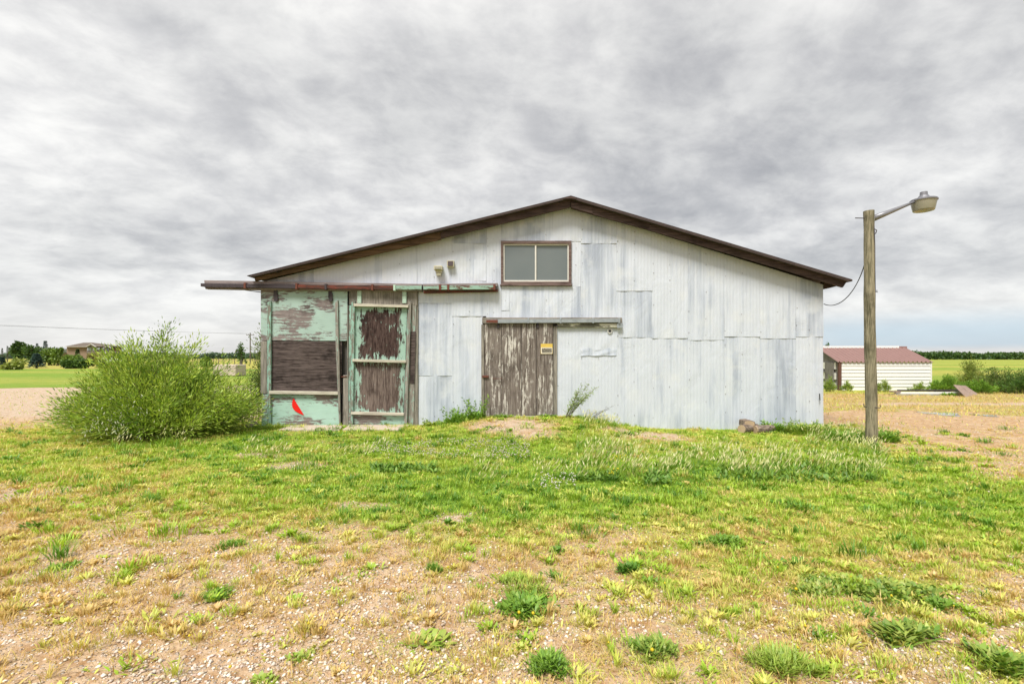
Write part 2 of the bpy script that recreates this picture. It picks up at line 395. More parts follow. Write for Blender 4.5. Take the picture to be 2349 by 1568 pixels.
def att(T, n): return T.n('ShaderNodeAttribute', _attribute_name=n)
def ground_fn(T):
    oc = objco(T)
    cov = att(T, 'cover').outputs['Fac']; lush = att(T, 'lush').outputs['Fac']; gr = att(T, 'gravel').outputs['Fac']
    nA = T.noise(oc, 1.7, 6, .65); nB = T.noise(oc, 9, 6, .68); nC = T.noise(oc, 45, 4, .7); nD = T.noise(oc, .35, 3, .5)
    dirt = T.mix(T.step(nB, .36, .66), (.37, .21, .095), (.58, .39, .20))
    dirt = T.mix(T.m('MULTIPLY', T.step(nA, .45, .7), .6), dirt, (.58, .43, .29))
    # little stones
    vo = T.n('ShaderNodeTexVoronoi', Vector=oc, Scale=38., Randomness=1.0)
    rc = T.sep(vo.outputs['Color'])
    stone = T.m('MULTIPLY', T.m('SUBTRACT', 1.0, T.step(vo.outputs['Distance'], .26, .42)), T.step(T.m('ADD', T.m('ADD', rc[0], T.m('MULTIPLY', gr, .5)), T.m('MULTIPLY', nA, .5)), .82, .98))
    sc = T.mix(rc[1], (.40, .32, .25), (.66, .58, .49))
    dirt = T.mix(stone, dirt, sc)
    dirt = T.mix(T.m('MULTIPLY', gr, T.step(nB, .30, .62)), dirt, (.58, .47, .37))
    dirt = T.mix(T.m('MULTIPLY', T.step(nC, .54, .68), .6), dirt, (.19, .105, .06))
    l2 = T.m('ADD', lush, T.m('ADD', T.m('MULTIPLY', T.m('SUBTRACT', nA, .5), .5), T.m('MULTIPLY', T.m('SUBTRACT', nD, .5), .35)))
    gcol = T.mix(T.step(l2, .18, .48), (.42, .31, .12), (.38, .36, .08)); gcol = T.mix(T.step(l2, .45, .85), gcol, (.19, .29, .04))
    gcol = T.mix(T.m('MULTIPLY', T.step(nC, .5, .68), .45), gcol, (.10, .12, .02))
    gm = T.m('ADD', T.m('ADD', cov, T.m('MULTIPLY', T.m('SUBTRACT', nB, .5), .8)), T.m('MULTIPLY', T.m('SUBTRACT', nA, .5), .7))
    c = T.mix(T.step(gm, .40, .66), dirt, gcol)
    h = T.m('ADD', T.m('ADD', T.m('MULTIPLY', nB, .6), T.m('MULTIPLY', nC, .35)), T.m('MULTIPLY', stone, .3))
    return pbsdf(T, c, .95, h, .9, .05, spec=.1)
M['ground'] = mat('ground', ground_fn)
cov, lush, gr = zones(GX, GY)
ground = npobj('ground', V, [Q], M['ground'], attrs={'cover': cov.ravel(), 'lush': lush.ravel(), 'gravel': gr.ravel()}, smooth=True)
tag(ground, kind='structure')

# ---------------------------------------------------------------- foliage machinery
def plant_fn(T):
    c = att(T, 'tint').outputs['Color']
    d = T.n('ShaderNodeBsdfDiffuse', Color=c); t = T.n('ShaderNodeBsdfTranslucent', Color=T.mix(1.0, c, (1.0, 1.0, .55), 'MULTIPLY'))
    g = T.n('ShaderNodeBsdfGlossy', Roughness=.5, Color=(.8, .8, .8, 1))
    m1 = T.n('ShaderNodeMixShader', Fac=.33, i1=d.outputs[0], i2=t.outputs[0])
    return T.n('ShaderNodeMixShader', Fac=.03, i1=m1.outputs[0], i2=g.outputs[0]).outputs[0]
M['plant'] = mat('plant', plant_fn)
def stone_fn(T):
    return pbsdf(T, att(T, 'tint').outputs['Color'], .85)
M['stone'] = mat('stone', stone_fn)

class Leaves:
    """blades: bent strips with a tip; everything vectorised"""
    def __init__(s): s.V = []; s.q = []; s.t = []; s.c = []; s.n = 0
    def blades(s, base, az, L, W, lean, bend, col, seg=2, wmid=1.0, roll=None):
        n = len(base); L = np.broadcast_to(L, n); W = np.broadcast_to(W, n); lean = np.broadcast_to(lean, n); bend = np.broadcast_to(bend, n)
        h = np.stack([np.cos(az), np.sin(az), np.zeros(n)], -1)
        ra = az + (math.pi / 2 if roll is None else roll)
        side = np.stack([np.cos(ra), np.sin(ra), np.zeros(n)], -1)
        pts = [base]; a = lean.copy()
        for i in range(seg):
            pts.append(pts[-1] + (h * np.sin(a)[:, None] + np.array([0, 0, 1.]) * np.cos(a)[:, None]) * (L / seg)[:, None]); a = a + bend / seg
        vs = []
        for i in range(seg):
            wd = W * (.5 if i == 0 else .5 * wmid)
            if wmid > 1.2 and i == 0: wd = W * .15
            vs += [pts[i] - side * wd[:, None], pts[i] + side * wd[:, None]]
        vs.append(pts[-1]); k = 2 * seg + 1
        V = np.stack(vs, 1).reshape(-1, 3); b = s.n + np.arange(n) * k
        for i in range(seg - 1): s.q.append(np.stack([b + 2 * i, b + 2 * i + 1, b + 2 * i + 3, b + 2 * i + 2], -1))
        s.t.append(np.stack([b + 2 * seg - 2, b + 2 * seg - 1, b + 2 * seg], -1))
        s.V.append(V); s.c.append(np.repeat(np.broadcast_to(col, (n, 3)), k, 0)); s.n += len(V)
        return pts[-1], a
    def kites(s, ctr, d, side, L, W, col):
        """flat four-point leaves: centre line direction d, breadth direction side"""
        n = len(ctr); L = np.broadcast_to(L, n)[:, None]; W = np.broadcast_to(W, n)[:, None]
        V = np.stack([ctr, ctr + d * L * .45 + side * W * .5, ctr + d * L, ctr + d * L * .45 - side * W * .5], 1).reshape(-1, 3)
        b = s.n + np.arange(n) * 4; s.q.append(np.stack([b, b + 1, b + 2, b + 3], -1)); s.V.append(V)
        s.c.append(np.repeat(np.broadcast_to(col, (n, 3)), 4, 0)); s.n += len(V)
    def blobs(s, ctr, r, col):
        n = len(ctr); r = np.broadcast_to(r, (n, 3)) if np.ndim(r) == 2 else np.broadcast_to(np.asarray(r)[..., None], (n, 3))
        D = np.array([[1, 0, 0], [0, 1, 0], [-1, 0, 0], [0, -1, 0], [0, 0, 1], [0, 0, -1.]])
        a = rng.random(n) * 6.28; ca, sa = np.cos(a), np.sin(a)
        O = D[None] * r[:, None]; X = O[..., 0] * ca[:, None] - O[..., 1] * sa[:, None]; Y = O[..., 0] * sa[:, None] + O[..., 1] * ca[:, None]
        V = (ctr[:, None] + np.stack([X, Y, O[..., 2]], -1)).reshape(-1, 3); b = s.n + np.arange(n) * 6
        for i, j, k in ((0, 1, 4), (1, 2, 4), (2, 3, 4), (3, 0, 4), (1, 0, 5), (2, 1, 5), (3, 2, 5), (0, 3, 5)): s.t.append(np.stack([b + i, b + j, b + k], -1))
        s.V.append(V); s.c.append(np.repeat(np.broadcast_to(col, (n, 3)), 6, 0)); s.n += len(V)
    def build(s, name, parent=None, m=None, kind=None, origin=None):
        fs = []
        if s.q: fs.append(np.concatenate(s.q))
        if s.t: fs.append(np.concatenate(s.t))
        o = npobj(name, np.concatenate(s.V), fs, m or M['plant'], np.concatenate(s.c), parent=parent, origin=origin)
        if kind: o['kind'] = kind
        return o
def lerp(a, b, t): t = np.asarray(t)[..., None]; return np.array(a) * (1 - t) + np.array(b) * t
STRAW, YG, GREEN, DEEP = (.64, .47, .18), (.62, .61, .14), (.36, .52, .045), (.13, .28, .025)
def jit(c, a=.25): return np.clip(c * (1 + (rng.random((len(c), 1)) - .5) * 2 * a) * (1 + (rng.random((len(c), 3)) - .5) * a * .5), 0, 1)

# ---- the short grass of the yard
def in_barn(X, Y): return (X > -5.25) & (X < 6.45) & (Y > 9.93)
Lg = Leaves()
def sow(n, y0, y1, hl, wd, power=1.0):
    Y = (y0 ** power + (y1 ** power - y0 ** power) * rng.random(n)) ** (1 / power); X = (rng.random(n) * 2 - 1) * (1.16 * Y + .6)
    cov, lush, gr = zones(X, Y)
    d = cov + (fbm(X, Y, 2.1) - .5) * 1.0 + (fbm(X + 40, Y, 7) - .5) * .8
    keep = (rng.random(n) < sst(.12, .8, d) * .93 + .10) & ~in_barn(X, Y)
    X, Y, lush, d = X[keep], Y[keep], lush[keep], d[keep]; n = len(X)
    l2 = lush - .10 + (fbm(X + 9, Y, 1.3) - .5) * .95 + (fbm(X, Y + 50, 6) - .5) * .75 + (rng.random(n) - .5) * .4
    L0 = sst(.0, .5, d)
    col = lerp(STRAW, YG, sst(.2, .42, l2)); col = col * (1 - sst(.42, .72, l2)[:, None]) + np.array(GREEN) * sst(.42, .72, l2)[:, None]
    col = col * (1 - sst(.82, 1.05, l2)[:, None]) + np.array(DEEP) * sst(.82, 1.05, l2)[:, None]
    L = hl * (.45 + .9 * rng.random(n)) * (.5 + .75 * np.clip(d, 0, 1)) * (.75 + .6 * fbm(X + 3, Y + 7, 3.2))
    base = np.stack([X, Y, hgt(X, Y) - .004], -1)
    Lg.blades(base, rng.random(n) * 6.28, L, wd * (.7 + .6 * rng.random(n)), .25 + .95 * rng.random(n), .3 + .9 * rng.random(n), jit(col, .35), 2, .8, roll=rng.random(n) * 3.14)
sow(250000, 1.9, 4.6, .036, .0036, 1.6)
sow(300000, 4.4, 10.1, .048, .0060, 1.6)
sow(70000, 10.0, 21, .11, .014, 1.3)
def clumps(n, y0, y1, rad, h, wd, per, bias=0.0):
    Y = y0 + (y1 - y0) * rng.random(n) ** .8; X = (rng.random(n) * 2 - 1) * (1.14 * Y + .5); cov, lush, gr = zones(X, Y)
    k = (rng.random(n) < sst(.08, .6, cov + (fbm(X + 70, Y, 1.2) - .5) * .5) * .9 + .05) & ~in_barn(X, Y); X, Y, lush = X[k], Y[k], lush[k]; n = len(X)
    t = np.clip(lush * .9 + rng.normal(0, .24, n) + bias, 0, 1); R_ = rad * (.4 + 1.1 * rng.random(n)); Hh = h * (.5 + .9 * rng.random(n))
    j = rng.integers(0, n, n * per); m_ = len(j); a = rng.random(m_) * 6.283; q = np.abs(rng.normal(0, .6, m_)); el = .55 + .9 * rng.random(n)
    x = X[j] + np.cos(a) * q * R_[j] * el[j]; y = Y[j] + np.sin(a) * q * R_[j] / el[j] * .8
    c = lerp(STRAW, YG, sst(.1, .35, t)); c = c + (np.array(GREEN) - c) * sst(.35, .62, t)[:, None]; c = c + (np.array(DEEP) - c) * sst(.72, .98, t)[:, None]
    keep = ~in_barn(x, y); j, x, y, q, a = j[keep], x[keep], y[keep], q[keep], a[keep]; m_ = len(j)
    broad = (rng.random(n) < .35)[j]
    Lg.blades(np.stack([x, y, hgt(x, y) - .003], -1), a + rng.normal(0, .9, m_), Hh[j] * (.6 + .7 * rng.random(m_)) * np.where(broad, .7, 1), wd * (.7 + .7 * rng.random(m_)) * np.where(broad, 2.6, 1), .2 + .8 * np.clip(q, 0, 1.2) * rng.random(m_) + .3 * broad, .4 + .8 * rng.random(m_), jit(c[j], .25), 2, 1.3, roll=None)
clumps(2600, 1.9, 5.2, .085, .06, .0038, 46); clumps(2600, 4.5, 10.0, .14, .075, .006, 40); clumps(420, 3.0, 10.0, .16, .09, .006, 60, .45)
clumps(2600, 1.9, 6.0, .17, .034, .0036, 46, -.32); clumps(1500, 5.0, 9.5, .2, .05, .006, 40, -.2)
grass = Lg.build('grass', kind='stuff'); tag(grass, 'short patchy green and straw coloured grass over the yard', 'grass')

# ---- pebbles
Lp = Leaves(); n = 90000
Y = 1.9 + 9 * rng.random(n) ** 1.7; X = (rng.random(n) * 2 - 1) * (1.15 * Y + .4)
cv, lu, gr = zones(X, Y); keep = (rng.random(n) < (1 - sst(.25, .8, cv)) * sst(.35, .65, fbm(X, Y, 1.7) + .25 * gr)) & ~in_barn(X, Y)
X, Y = X[keep], Y[keep]; n = len(X); r = .004 + .011 * rng.random(n) ** 3.0
rr = np.stack([r * (1 + .5 * rng.random(n)), r * (.7 + .4 * rng.random(n)), r * (.45 + .3 * rng.random(n))], -1)
Lp.blobs(np.stack([X, Y, hgt(X, Y) + r * .25], -1), rr, jit(lerp((.42, .30, .21), (.80, .72, .62), rng.random(n)), .15))
peb = Lp.build('gravel', m=M['stone'], kind='stuff'); tag(peb, 'small pale pebbles scattered on the bare dirt', 'gravel')

# ---------------------------------------------------------------- the barn
barn = thing('barn', (.6, 10.05, .0), 'long low white metal barn with gabled dark roof and weathered sliding doors', 'barn')
RK = (1310, 474)                                     # wall top at the ridge
def rooff(x): return RK[1] + (RK[0] - x) * (643 - 474) / (1310 - 612) if x < RK[0] else RK[1] + (x - RK[0]) * (652 - 474) / (1889 - 1310)
def foot(x): return 1000.
YW = 10.0
# backing wall, side and rear walls in one body
bw = MB()
def wp(x, y, Y=10.04): q = P(x, y, YW); return (q[0], Y, q[2])
fr = [wp(599, 1010), wp(1886, 1010), wp(1886, rooff(1886) + 4), wp(1310, 478), wp(599, rooff(599) + 4)]
bk = [(p[0], 27., p[2]) for p in fr]
bw.add(fr + bk, [(0, 1, 2, 3, 4), (9, 8, 7, 6, 5), (0, 5, 6, 1), (1, 6, 7, 2), (4, 9, 5, 0)])
body = bw.build('wall', M['backing'], barn)
for sx, nm in ((599, -1), (1886, 1)):
    q = P(sx, 0, YW)[0]; t = P(sx, rooff(sx) + 4, YW)[2]; bb = MB()
    for k in range(22):
        y0 = 10.06 + k * .77; xx = q + nm * (.012 + .003 * (k % 2))
        bb = MB().box((min(xx, xx - nm * .01), y0, -.05), (max(xx, xx - nm * .01), y0 + .775, t))
        bb.build('side_sheet', M['sidewall'], barn)
def sheet(x0, x1, yt, yb, proud=0.0):
    n = max(6, int((x1 - x0) / 7.55 * 6)); v = []; f = []
    rows = 5; ph = random.random() * 6; tilt = random.uniform(.007, .011); sk = random.uniform(-.8, .8)
    e0, e1 = random.uniform(-.7, .7), random.uniform(-.7, .7)
    for i in range(n + 1):
        x = x0 + (x1 - x0) * i / n - .2
        top = rooff(x) + 1 if yt == 'R' else yt - 2.0
        bot = yb + e0 * (1 - i / n) + e1 * i / n
        for j in range(rows + 1):
            t = j / rows; y = top + (bot - top) * t
            q = P(x + sk * (t - .5), y, YW)
            w = .0016 * math.cos(x / 7.55 * 2 * math.pi) + .0025 * math.sin(ph + i * .11 + j * 1.3) + (.004 * math.sin(ph * 3 + i * .23 + j * 2.1) if j > 2 else 0)
            v.append((q[0], YW - .006 - proud - tilt * t + w - random.random() * .0008, q[2]))
    for i in range(n):
        for j in range(rows): a = i * (rows + 1) + j; f.append((a, a + 1, a + rows + 2, a + rows + 1))
    o = obj('wall_sheet', v, f, M['sheet'], barn, smooth=True)
    s = o.modifiers.new('solid', 'SOLIDIFY'); s.thickness = .002; s.offset = -1
    es = o.modifiers.new('split', 'EDGE_SPLIT'); es.split_angle = R(50)
    return o
B = 1006
SH = [(599, 640, 'R', 664), (640, 720, 'R', 664), (720, 797, 'R', 664), (797, 877, 'R', 664), (877, 957, 'R', 664),
      (957, 1037, 'R', 695), (957, 1037, 695, 861), (957, 1037, 861, B), (1037, 1116, 'R', 559), (1037, 1116, 559, 725), (1037, 1108, 725, B),
      (1116, 1150, 'R', 728), (1150, 1250, 'R', 556), (1250, 1332, 'R', 553), (1310, 1332, 551, 657), (1150, 1169, 650, 732), (1169, 1250, 650, 732), (1250, 1332, 650, 732),
      (1332, 1414, 'R', 559), (1332, 1414, 559, 732), (1277, 1332, 748, B), (1332, 1414, 748, 803), (1332, 1414, 803, B),
      (1414, 1496, 'R', 667), (1414, 1496, 667, 774), (1414, 1496, 774, B), (1496, 1578, 'R', 776), (1496, 1578, 776, B), (1578, 1661, 'R', 780), (1578, 1661, 780, B),
      (1661, 1743, 'R', 772), (1661, 1743, 772, B), (1743, 1825, 'R', 776), (1743, 1825, 776, B), (1825, 1888, 'R', 772), (1825, 1888, 772, B)]
random.shuffle(SH)
for k, s in enumerate(SH): sheet(*s, proud=.0015 * (int(s[0] / 40) % 2))
for s in ((1088, 1115, 598, 645), (1151, 1169, 655, 712), (1332, 1414, 800, 816)):
    o = sheet(*s, proud=.008); o['label'] = 'small patch of newer white sheet'
# screws along the seams
sc = MB()
for s in SH:
    xs_ = [s[0] + 3, (s[0] + s[1]) / 2]; top = rooff(s[0]) + 12 if s[2] == 'R' else s[2] + 4; bot = min(s[3], 975) - 4
    for x in xs_:
        y = top + 14
        while y < bot:
            if random.random() < .38:
                q = P(x + random.uniform(-1, 1), y, YW - .022); r = random.uniform(.004, .0075)
                sc.add([(q[0] - r, q[1], q[2] - r), (q[0] + r, q[1], q[2] - r), (q[0] + r, q[1], q[2] + r), (q[0] - r, q[1], q[2] + r), (q[0], q[1] - .008, q[2])], [(0, 1, 4), (1, 2, 4), (2, 3, 4), (3, 0, 4)])
            y += random.uniform(17, 30)
sc.build('screw_head', M['screw'], barn)['kind'] = 'stuff'

# roof deck, fascia boards, eaves
YR = 9.80
def rp(x, y, Y=YR): q = P(x, y, YR); return (q[0], Y, q[2])
LE, PK, RE = (574, 634), (1308, 453), (1946, 643)
dk = MB()
for a, b, nm in ((LE, PK, 'l'), (PK, RE, 'r')):
    th = 4.0
    vs = [rp(*a, 9.68), rp(*b, 9.68), rp(b[0], b[1] + th, 9.68), rp(a[0], a[1] + th * (.3 if nm == 'l' else 1), 9.68)]
    vb = [(p[0], 27.3, p[2]) for p in vs]
    MB().add(vs + vb, [(0, 3, 2, 1), (4, 5, 6, 7), (0, 1, 5, 4), (3, 7, 6, 2), (0, 4, 7, 3), (1, 2, 6, 5)]).build('roof', M['roofing'], barn)
# ragged roofing edge: short curled strips
for a, b in ((LE, PK), (PK, RE)):
    n = 26
    for i in range(n):
        t0, t1 = i / n, (i + 1) / n; j = random.uniform(-2.2, .8) * (1.0 if a is PK else .5)
        xa, ya = a[0] + (b[0] - a[0]) * t0, a[1] + (b[1] - a[1]) * t0; xb, yb = a[0] + (b[0] - a[0]) * (t1 + .004), a[1] + (b[1] - a[1]) * (t1 + .004)
        MB().prism([(xa, ya - 1.6 + j), (xa, ya + 1.6), (xb, yb + 1.6), (xb, yb - 1.2 + j * .6)], 9.655 + .004 * (i % 3), .5).build('shingle', M['roofing'], barn)
def fascia(pts, m, Yf=9.76, d=.05): prism('fascia_board', m, barn, pts, Yf, d, .004)
fascia([(583, 634.5), (585, 645), (1012, 549), (1010, 529.5)], M['rake_left'])
fascia([(1011, 530), (1012, 547), (1309, 475), (1309, 456)], M['rake'])
fascia([(1310, 456), (1310, 478), (1494, 529), (1492, 508)], M['rake'])
fascia([(1492.5, 509), (1487, 527), (1934, 659), (1942, 647)], M['rake'], 9.755)
fascia([(1310, 463), (1310, 476), (1360, 490), (1360, 474)], M['rake'], 9.74, .02)
for x0, x1, Y0 in ((1889, 1921, 9.98),):
    prism('eave_block', M['rake'], barn, [(1890, 645), (1890, 663), (1905, 660), (1920, 656), (1921, 650)], Y0, .12)
prism('ridge_cap', M['rake'], barn, [(1292, 457), (1292, 454), (1308, 449), (1322, 452), (1322, 457), (1308, 455)], 9.64, 3)
prism('loose_flashing', M['darkmetal'], barn, [(624, 622), (624, 623.3), (640, 625), (632, 622)], 9.70, .08, 0)

# window
win = rect('window', M['windowwood'], barn, 1149, 1311, 552, 559, 9.95, .09)
rect('frame', M['windowwood'], win, 1149, 1311, 646, 653, 9.95, .09); rect('frame', M['windowwood'], win, 1149, 1154.5, 559, 646, 9.95, .09); rect('frame', M['windowwood'], win, 1305, 1311, 559, 646, 9.95, .09)
rect('sill', M['windowwood'], win, 1147, 1313, 651.5, 655, 9.93, .10)
for a in ((1154.5, 1305, 559, 562.5), (1154.5, 1305, 642.5, 646), (1154.5, 1157.5, 562.5, 642.5), (1302, 1305, 562.5, 642.5), (1227, 1230.5, 562.5, 642.5)):
    rect('sash', M['whiteframe'], win, *a, 9.975, .04)
rect('pane', M['glass'], win, 1157.5, 1227, 562.5, 642.5, 9.995, .006, 0); rect('pane', M['glass'], win, 1230.5, 1302, 562.5, 642.5, 10.003, .006, 0)

# long door rail on the left
rail = prism('door_rail', M['top_board'], barn, [(468, 642.5), (469, 650), (968, 656), (968, 651)], 9.86, .12)
prism('lower_board', M['top_board'], rail, [(470, 658), (471, 662.5), (600, 665), (968, 668), (968, 663)], 9.87, .10)
prism('lower_board', M['red_rail'], rail, [(971, 663), (971, 672), (1142, 668), (1142, 661.5)], 9.87, .10)
prism('upper_board', M['top_board'], rail, [(970, 651), (970, 657), (1141, 657), (1142, 649)], 9.86, .12)
def rl(x): return 649.5 + (x - 460) * (656 - 649.5) / (900 - 460) if x < 905 else 655.5 + (x - 905) * -.003
for x0, x1, m in ((460, 468, M['darkmetal']), (468, 560, M['darkmetal']), (562, 678, M['darkmetal']), (681, 745, M['red_rail']), (748, 852, M['red_rail']), (855, 903, M['red_rail']), (906, 967, M['mint_rail']), (971, 1008, M['mint_rail']), (1010, 1133, M['mint_rail'])):
    h = 8.5 if x0 > 465 else 7
    prism('track', m, rail, [(x0, rl(x0)), (x0, rl(x0) + h), (x1, rl(x1) + h), (x1, rl(x1))], 9.80, .07)
for x, m in ((561, 'rust'), (679.5, 'rust'), (746.5, 'darkmetal'), (853.5, 'rust'), (904.5, 'mint_plate'), (1009, 'rust'), (1028, 'rust'), (1134, 'rust')):
    prism('bracket', M[m], rail, [(x - 2.5, rl(x) - 3), (x - 2.5, rl(x) + 10), (x + 2.5, rl(x) + 10), (x + 2.5, rl(x) - 3)], 9.785, .10)
prism('strut', M['darkmetal'], rail, [(560, 664.5), (560, 665.5), (600, 671), (600, 669)], 9.95, .03)

# left sliding door
YD = 9.94
ld = prism('sliding_door', M['ply_mint'], barn, [(598, 664), (598, 780.5), (796, 781.5), (797, 668)], YD, .04)
ld['label'] = 'wide left door, weathered plywood with flaking mint paint'
prism('panel', M['ply_bare'], ld, [(598, 782), (598, 902), (784, 903), (784, 782.5)], YD + .008, .03)['label'] = 'dark bare middle panel'
prism('panel', M['ply_low'], ld, [(600, 903.5), (600, 975), (778, 977), (778, 904)], YD, .035)['label'] = 'mint painted bottom panel'
prism('batten', M['greywood'], ld, [(597.5, 782), (598, 902), (612, 902), (612, 782)], YD - .012, .02)
prism('batten', M['mint_frame'], ld, [(613, 693), (612.5, 976), (620.5, 976), (621, 690)], YD - .05, .05)
prism('batten', M['grey_frame'], ld, [(768.5, 694), (770, 800), (778, 976), (781, 976), (777, 800), (774.5, 688)], YD - .05, .05)
prism('batten', M['greywood'], ld, [(774, 805), (776, 945), (780, 945), (778, 803)], YD - .08, .03)
prism('ledge', M['ledge'], ld, [(617, 896), (617, 903), (775, 905), (775, 898)], YD - .075, .075)
for x in (632, 757.5):
    hb = prism('hanger', M['darkmetal'], ld, [(x - 4, 663), (x - 5, 680), (x - 3, 690), (x + 1, 692), (x + 5, 690), (x + 5, 676), (x + 3, 670), (x + 4, 663)], YD - .035, .03)
rect('gap_shade', M['black'], ld, 781, 786, 784, 976, YD + .02, .02)  # black strip stands in for the shade in the gap between the doors
prism('jamb', M['greywood'], ld, [(787, 860), (786, 976), (799, 977), (799, 700), (797, 700), (796, 860)], YD - .015, .03)
prism('latch', M['rust'], ld, [(780, 863), (780, 865.5), (796, 864), (796, 862)], YD - .03, .012)

# middle door
YM = 9.925
md = prism('sliding_door', M['door_edge'], barn, [(815, 703), (813, 826), (930, 829), (934, 706)], YM, .04)
md['label'] = 'narrow middle door with peeling mint paint over dark boards'
prism('panel', M['greywood'], md, [(801, 668), (801, 698), (957, 700), (957, 668)], YM + .006, .035)['label'] = 'bare grey top board'
prism('panel', M['door_low'], md, [(812, 826.5), (809, 946), (925, 950), (930, 829.5)], YM, .04)
prism('panel', M['ply_low'], md, [(800, 946), (800, 976), (930, 981), (932, 950)], YM, .04)
prism('panel', M['grey_frame'], md, [(932, 700), (926, 981), (949, 979), (955, 700)], YM + .01, .03)
prism('panel', M['ply_bare'], md, [(941.5, 760), (940, 880), (951, 880), (954, 760)], YM + .003, .01)['label'] = 'dark bare strip by the right edge'
prism('panel', M['mint_frame'], md, [(801, 700), (799, 975), (813, 975), (815, 700)], YM + .01, .03)
prism('board', M['door_low'], md, [(915.5, 707), (912, 822), (913.5, 822), (917, 707)], YM - .004, .01, 0)
prism('batten', M['mint_frame'], md, [(806, 695), (803.5, 975), (809, 975), (814, 690), (811, 686)], YM - .05, .05)
prism('batten', M['grey_frame'], md, [(937, 698), (926, 975), (933, 978), (943, 694), (941, 688)], YM - .05, .05)
for a in ([(811, 696), (811, 702), (936, 705), (937, 699)], [(808, 823), (808, 829), (931, 832), (931, 826)], [(805, 944), (805, 950), (926, 953), (926, 947)]):
    prism('ledge', M['ledge'], md, a, YM - .08, .08)
for x in (824, 927.5):
    hp = rect('hanger', M['mint_plate'], md, x - 4.5, x + 4.5, 664, 695, YM - .03, .03)
bolt = MB()
for x in (824, 927.5):
    for dx in (-2, 2):
        for y in (670, 677, 684, 691): bolt.rect(x + dx - .5, x + dx + .5, y - .5, y + .5, YM - .034, .01)
bolt.build('bolt', M['rust'], md)['kind'] = 'stuff'
prism('door_post', M['greywood'], barn, [(950, 668), (950, 976), (959, 976), (959, 668)], YM + .03, .03)

# small plank door on the mound
sdoor = prism('plank_door', M['plank'], barn, [(1111, 742), (1111.5, 952), (1150, 953), (1149.5, 742)], 9.945, .03)
sdoor['label'] = 'low sliding door of grey planks with peeling white paint'
for k, (a, b) in enumerate(((1150.3, 1195.6), (1196.4, 1229.6), (1230.6, 1268.5))):
    prism('plank', M['plank'], sdoor, [(a, 742), (a + .2, 953 - k * .5), (b, 953 - k), (b - .3, 742)], 9.945 + .006 * (k % 2) - .003, .03)
rect('frame', M['greywood'], barn, 1104, 1110.5, 744, 968, 9.93, .08)
rect('frame', M['greywood'], barn, 1269.5, 1278, 748, 956, 9.955, .06)
rect('threshold', M['ledge'], barn, 1116, 1275, 953.5, 957.5, 9.93, .08)
rail2 = rect('door_rail', M['greywood_h'], barn, 1106, 1427, 728, 741.5, 9.93, .06)
prism('lower_board', M['peelboard'], rail2, [(1279, 742), (1279, 750), (1427, 750), (1428, 742)], 9.925, .06)
prism('track', M['steel'], rail2, [(1116, 732.5), (1116, 741), (1422, 739), (1422, 731)], 9.88, .05)
prism('track', M['rust'], rail2, [(1115.5, 733), (1115.5, 740), (1142, 740.5), (1142, 733)], 9.876, .01)['label'] = 'rusted end of the track'
for x in (1212, 1286, 1361, 1421): rect('bracket', M['steel'], rail2, x - 2, x + 2, 729, 741, 9.87, .06)
for x in (1143, 1233.5): rect('hanger', M['darkmetal'], sdoor, x - 2.5, x + 2.5, 740, 752, 9.92, .02)
lt = rect('latch', M['rust'], sdoor, 1106, 1121, 861, 865.5, 9.905, .02)
MB().tube([P(1132, 866, 9.93), P(1132, 868, 9.90), P(1150, 868, 9.90), P(1150, 866, 9.93)], .006, 6).build('handle', M['rust'], sdoor)
MB().lathe((0, 0, 0), [(.0, 0), (.0, 0)], 4)
# pull handle at the right corner, wall ring
MB().tube([P(1880, 903, 9.97), P(1880, 903, 9.93), P(1881, 917, 9.93), P(1881, 917, 9.97)], .009, 6).build('handle', M['black'], barn)
ring = MB(); q = P(1399, 759, 9.97)
pts = [(q[0] + .045 * math.cos(t), 9.965, q[2] + .045 * math.sin(t)) for t in np.linspace(0, 6.283, 17)]
ring.tube(pts, .009, 6, False).build('cable_port', M['whiteframe'], barn)
MB().tube([(q[0], 9.95, q[2]), (q[0], 9.975, q[2])], .02, 8).build('cable_port', M['black'], barn)
rect('hinge_plate', M['steel'], barn, 1415.5, 1428, 741, 752, 9.90, .01)

# sign
sg = thing('warning_sign', P(1254, 800, 9.925), 'small yellow and white warning sign nailed to the plank door', 'sign')
rect('backplate', M['yellow'], sg, 1240.5, 1267.5, 788, 811.5, 9.928, .006, 0)
rect('lower_field', M['signwhite'], sg, 1241, 1267, 796.5, 811, 9.925, .003, 0)
rect('text_panel', M['signblack'], sg, 1243, 1265.5, 798.2, 803, 9.922, .003, 0); rect('text_panel', M['signblack'], sg, 1243, 1265.5, 803.6, 808.6, 9.922, .003, 0)
def text(s, x0, x1, y0, y1, Y):
    cu = bpy.data.curves.new('lettering', 'FONT'); cu.body = s; cu.size = 1; cu.extrude = 0
    o = bpy.data.objects.new('lettering', cu); C.objects.link(o); bpy.context.view_layer.update()
    d = o.dimensions; a = P(x0, y1, Y); b = P(x1, y0, Y)
    o.scale = ((b[0] - a[0]) / d.x, (b[2] - a[2]) / max(d.y, .01), 1); o.rotation_euler = (R(90), 0, 0)
    sc_ = tuple(o.scale); me = bpy.data.meshes.new_from_object(o); bpy.data.objects.remove(o); o = bpy.data.objects.new('lettering', me); C.objects.link(o); me.materials.clear(); me.materials.append(M['signwhite'])
    o.scale = sc_; o.rotation_euler = (R(90), 0, 0); o.parent = sg; o.location = Vector((a[0], Y, a[2])) - wloc(sg)
text('NO SMOKING', 1244, 1264.5, 799.2, 802.2, 9.9205); text('IN THIS BUILDING', 1244, 1264.5, 804.6, 807.6, 9.9205)

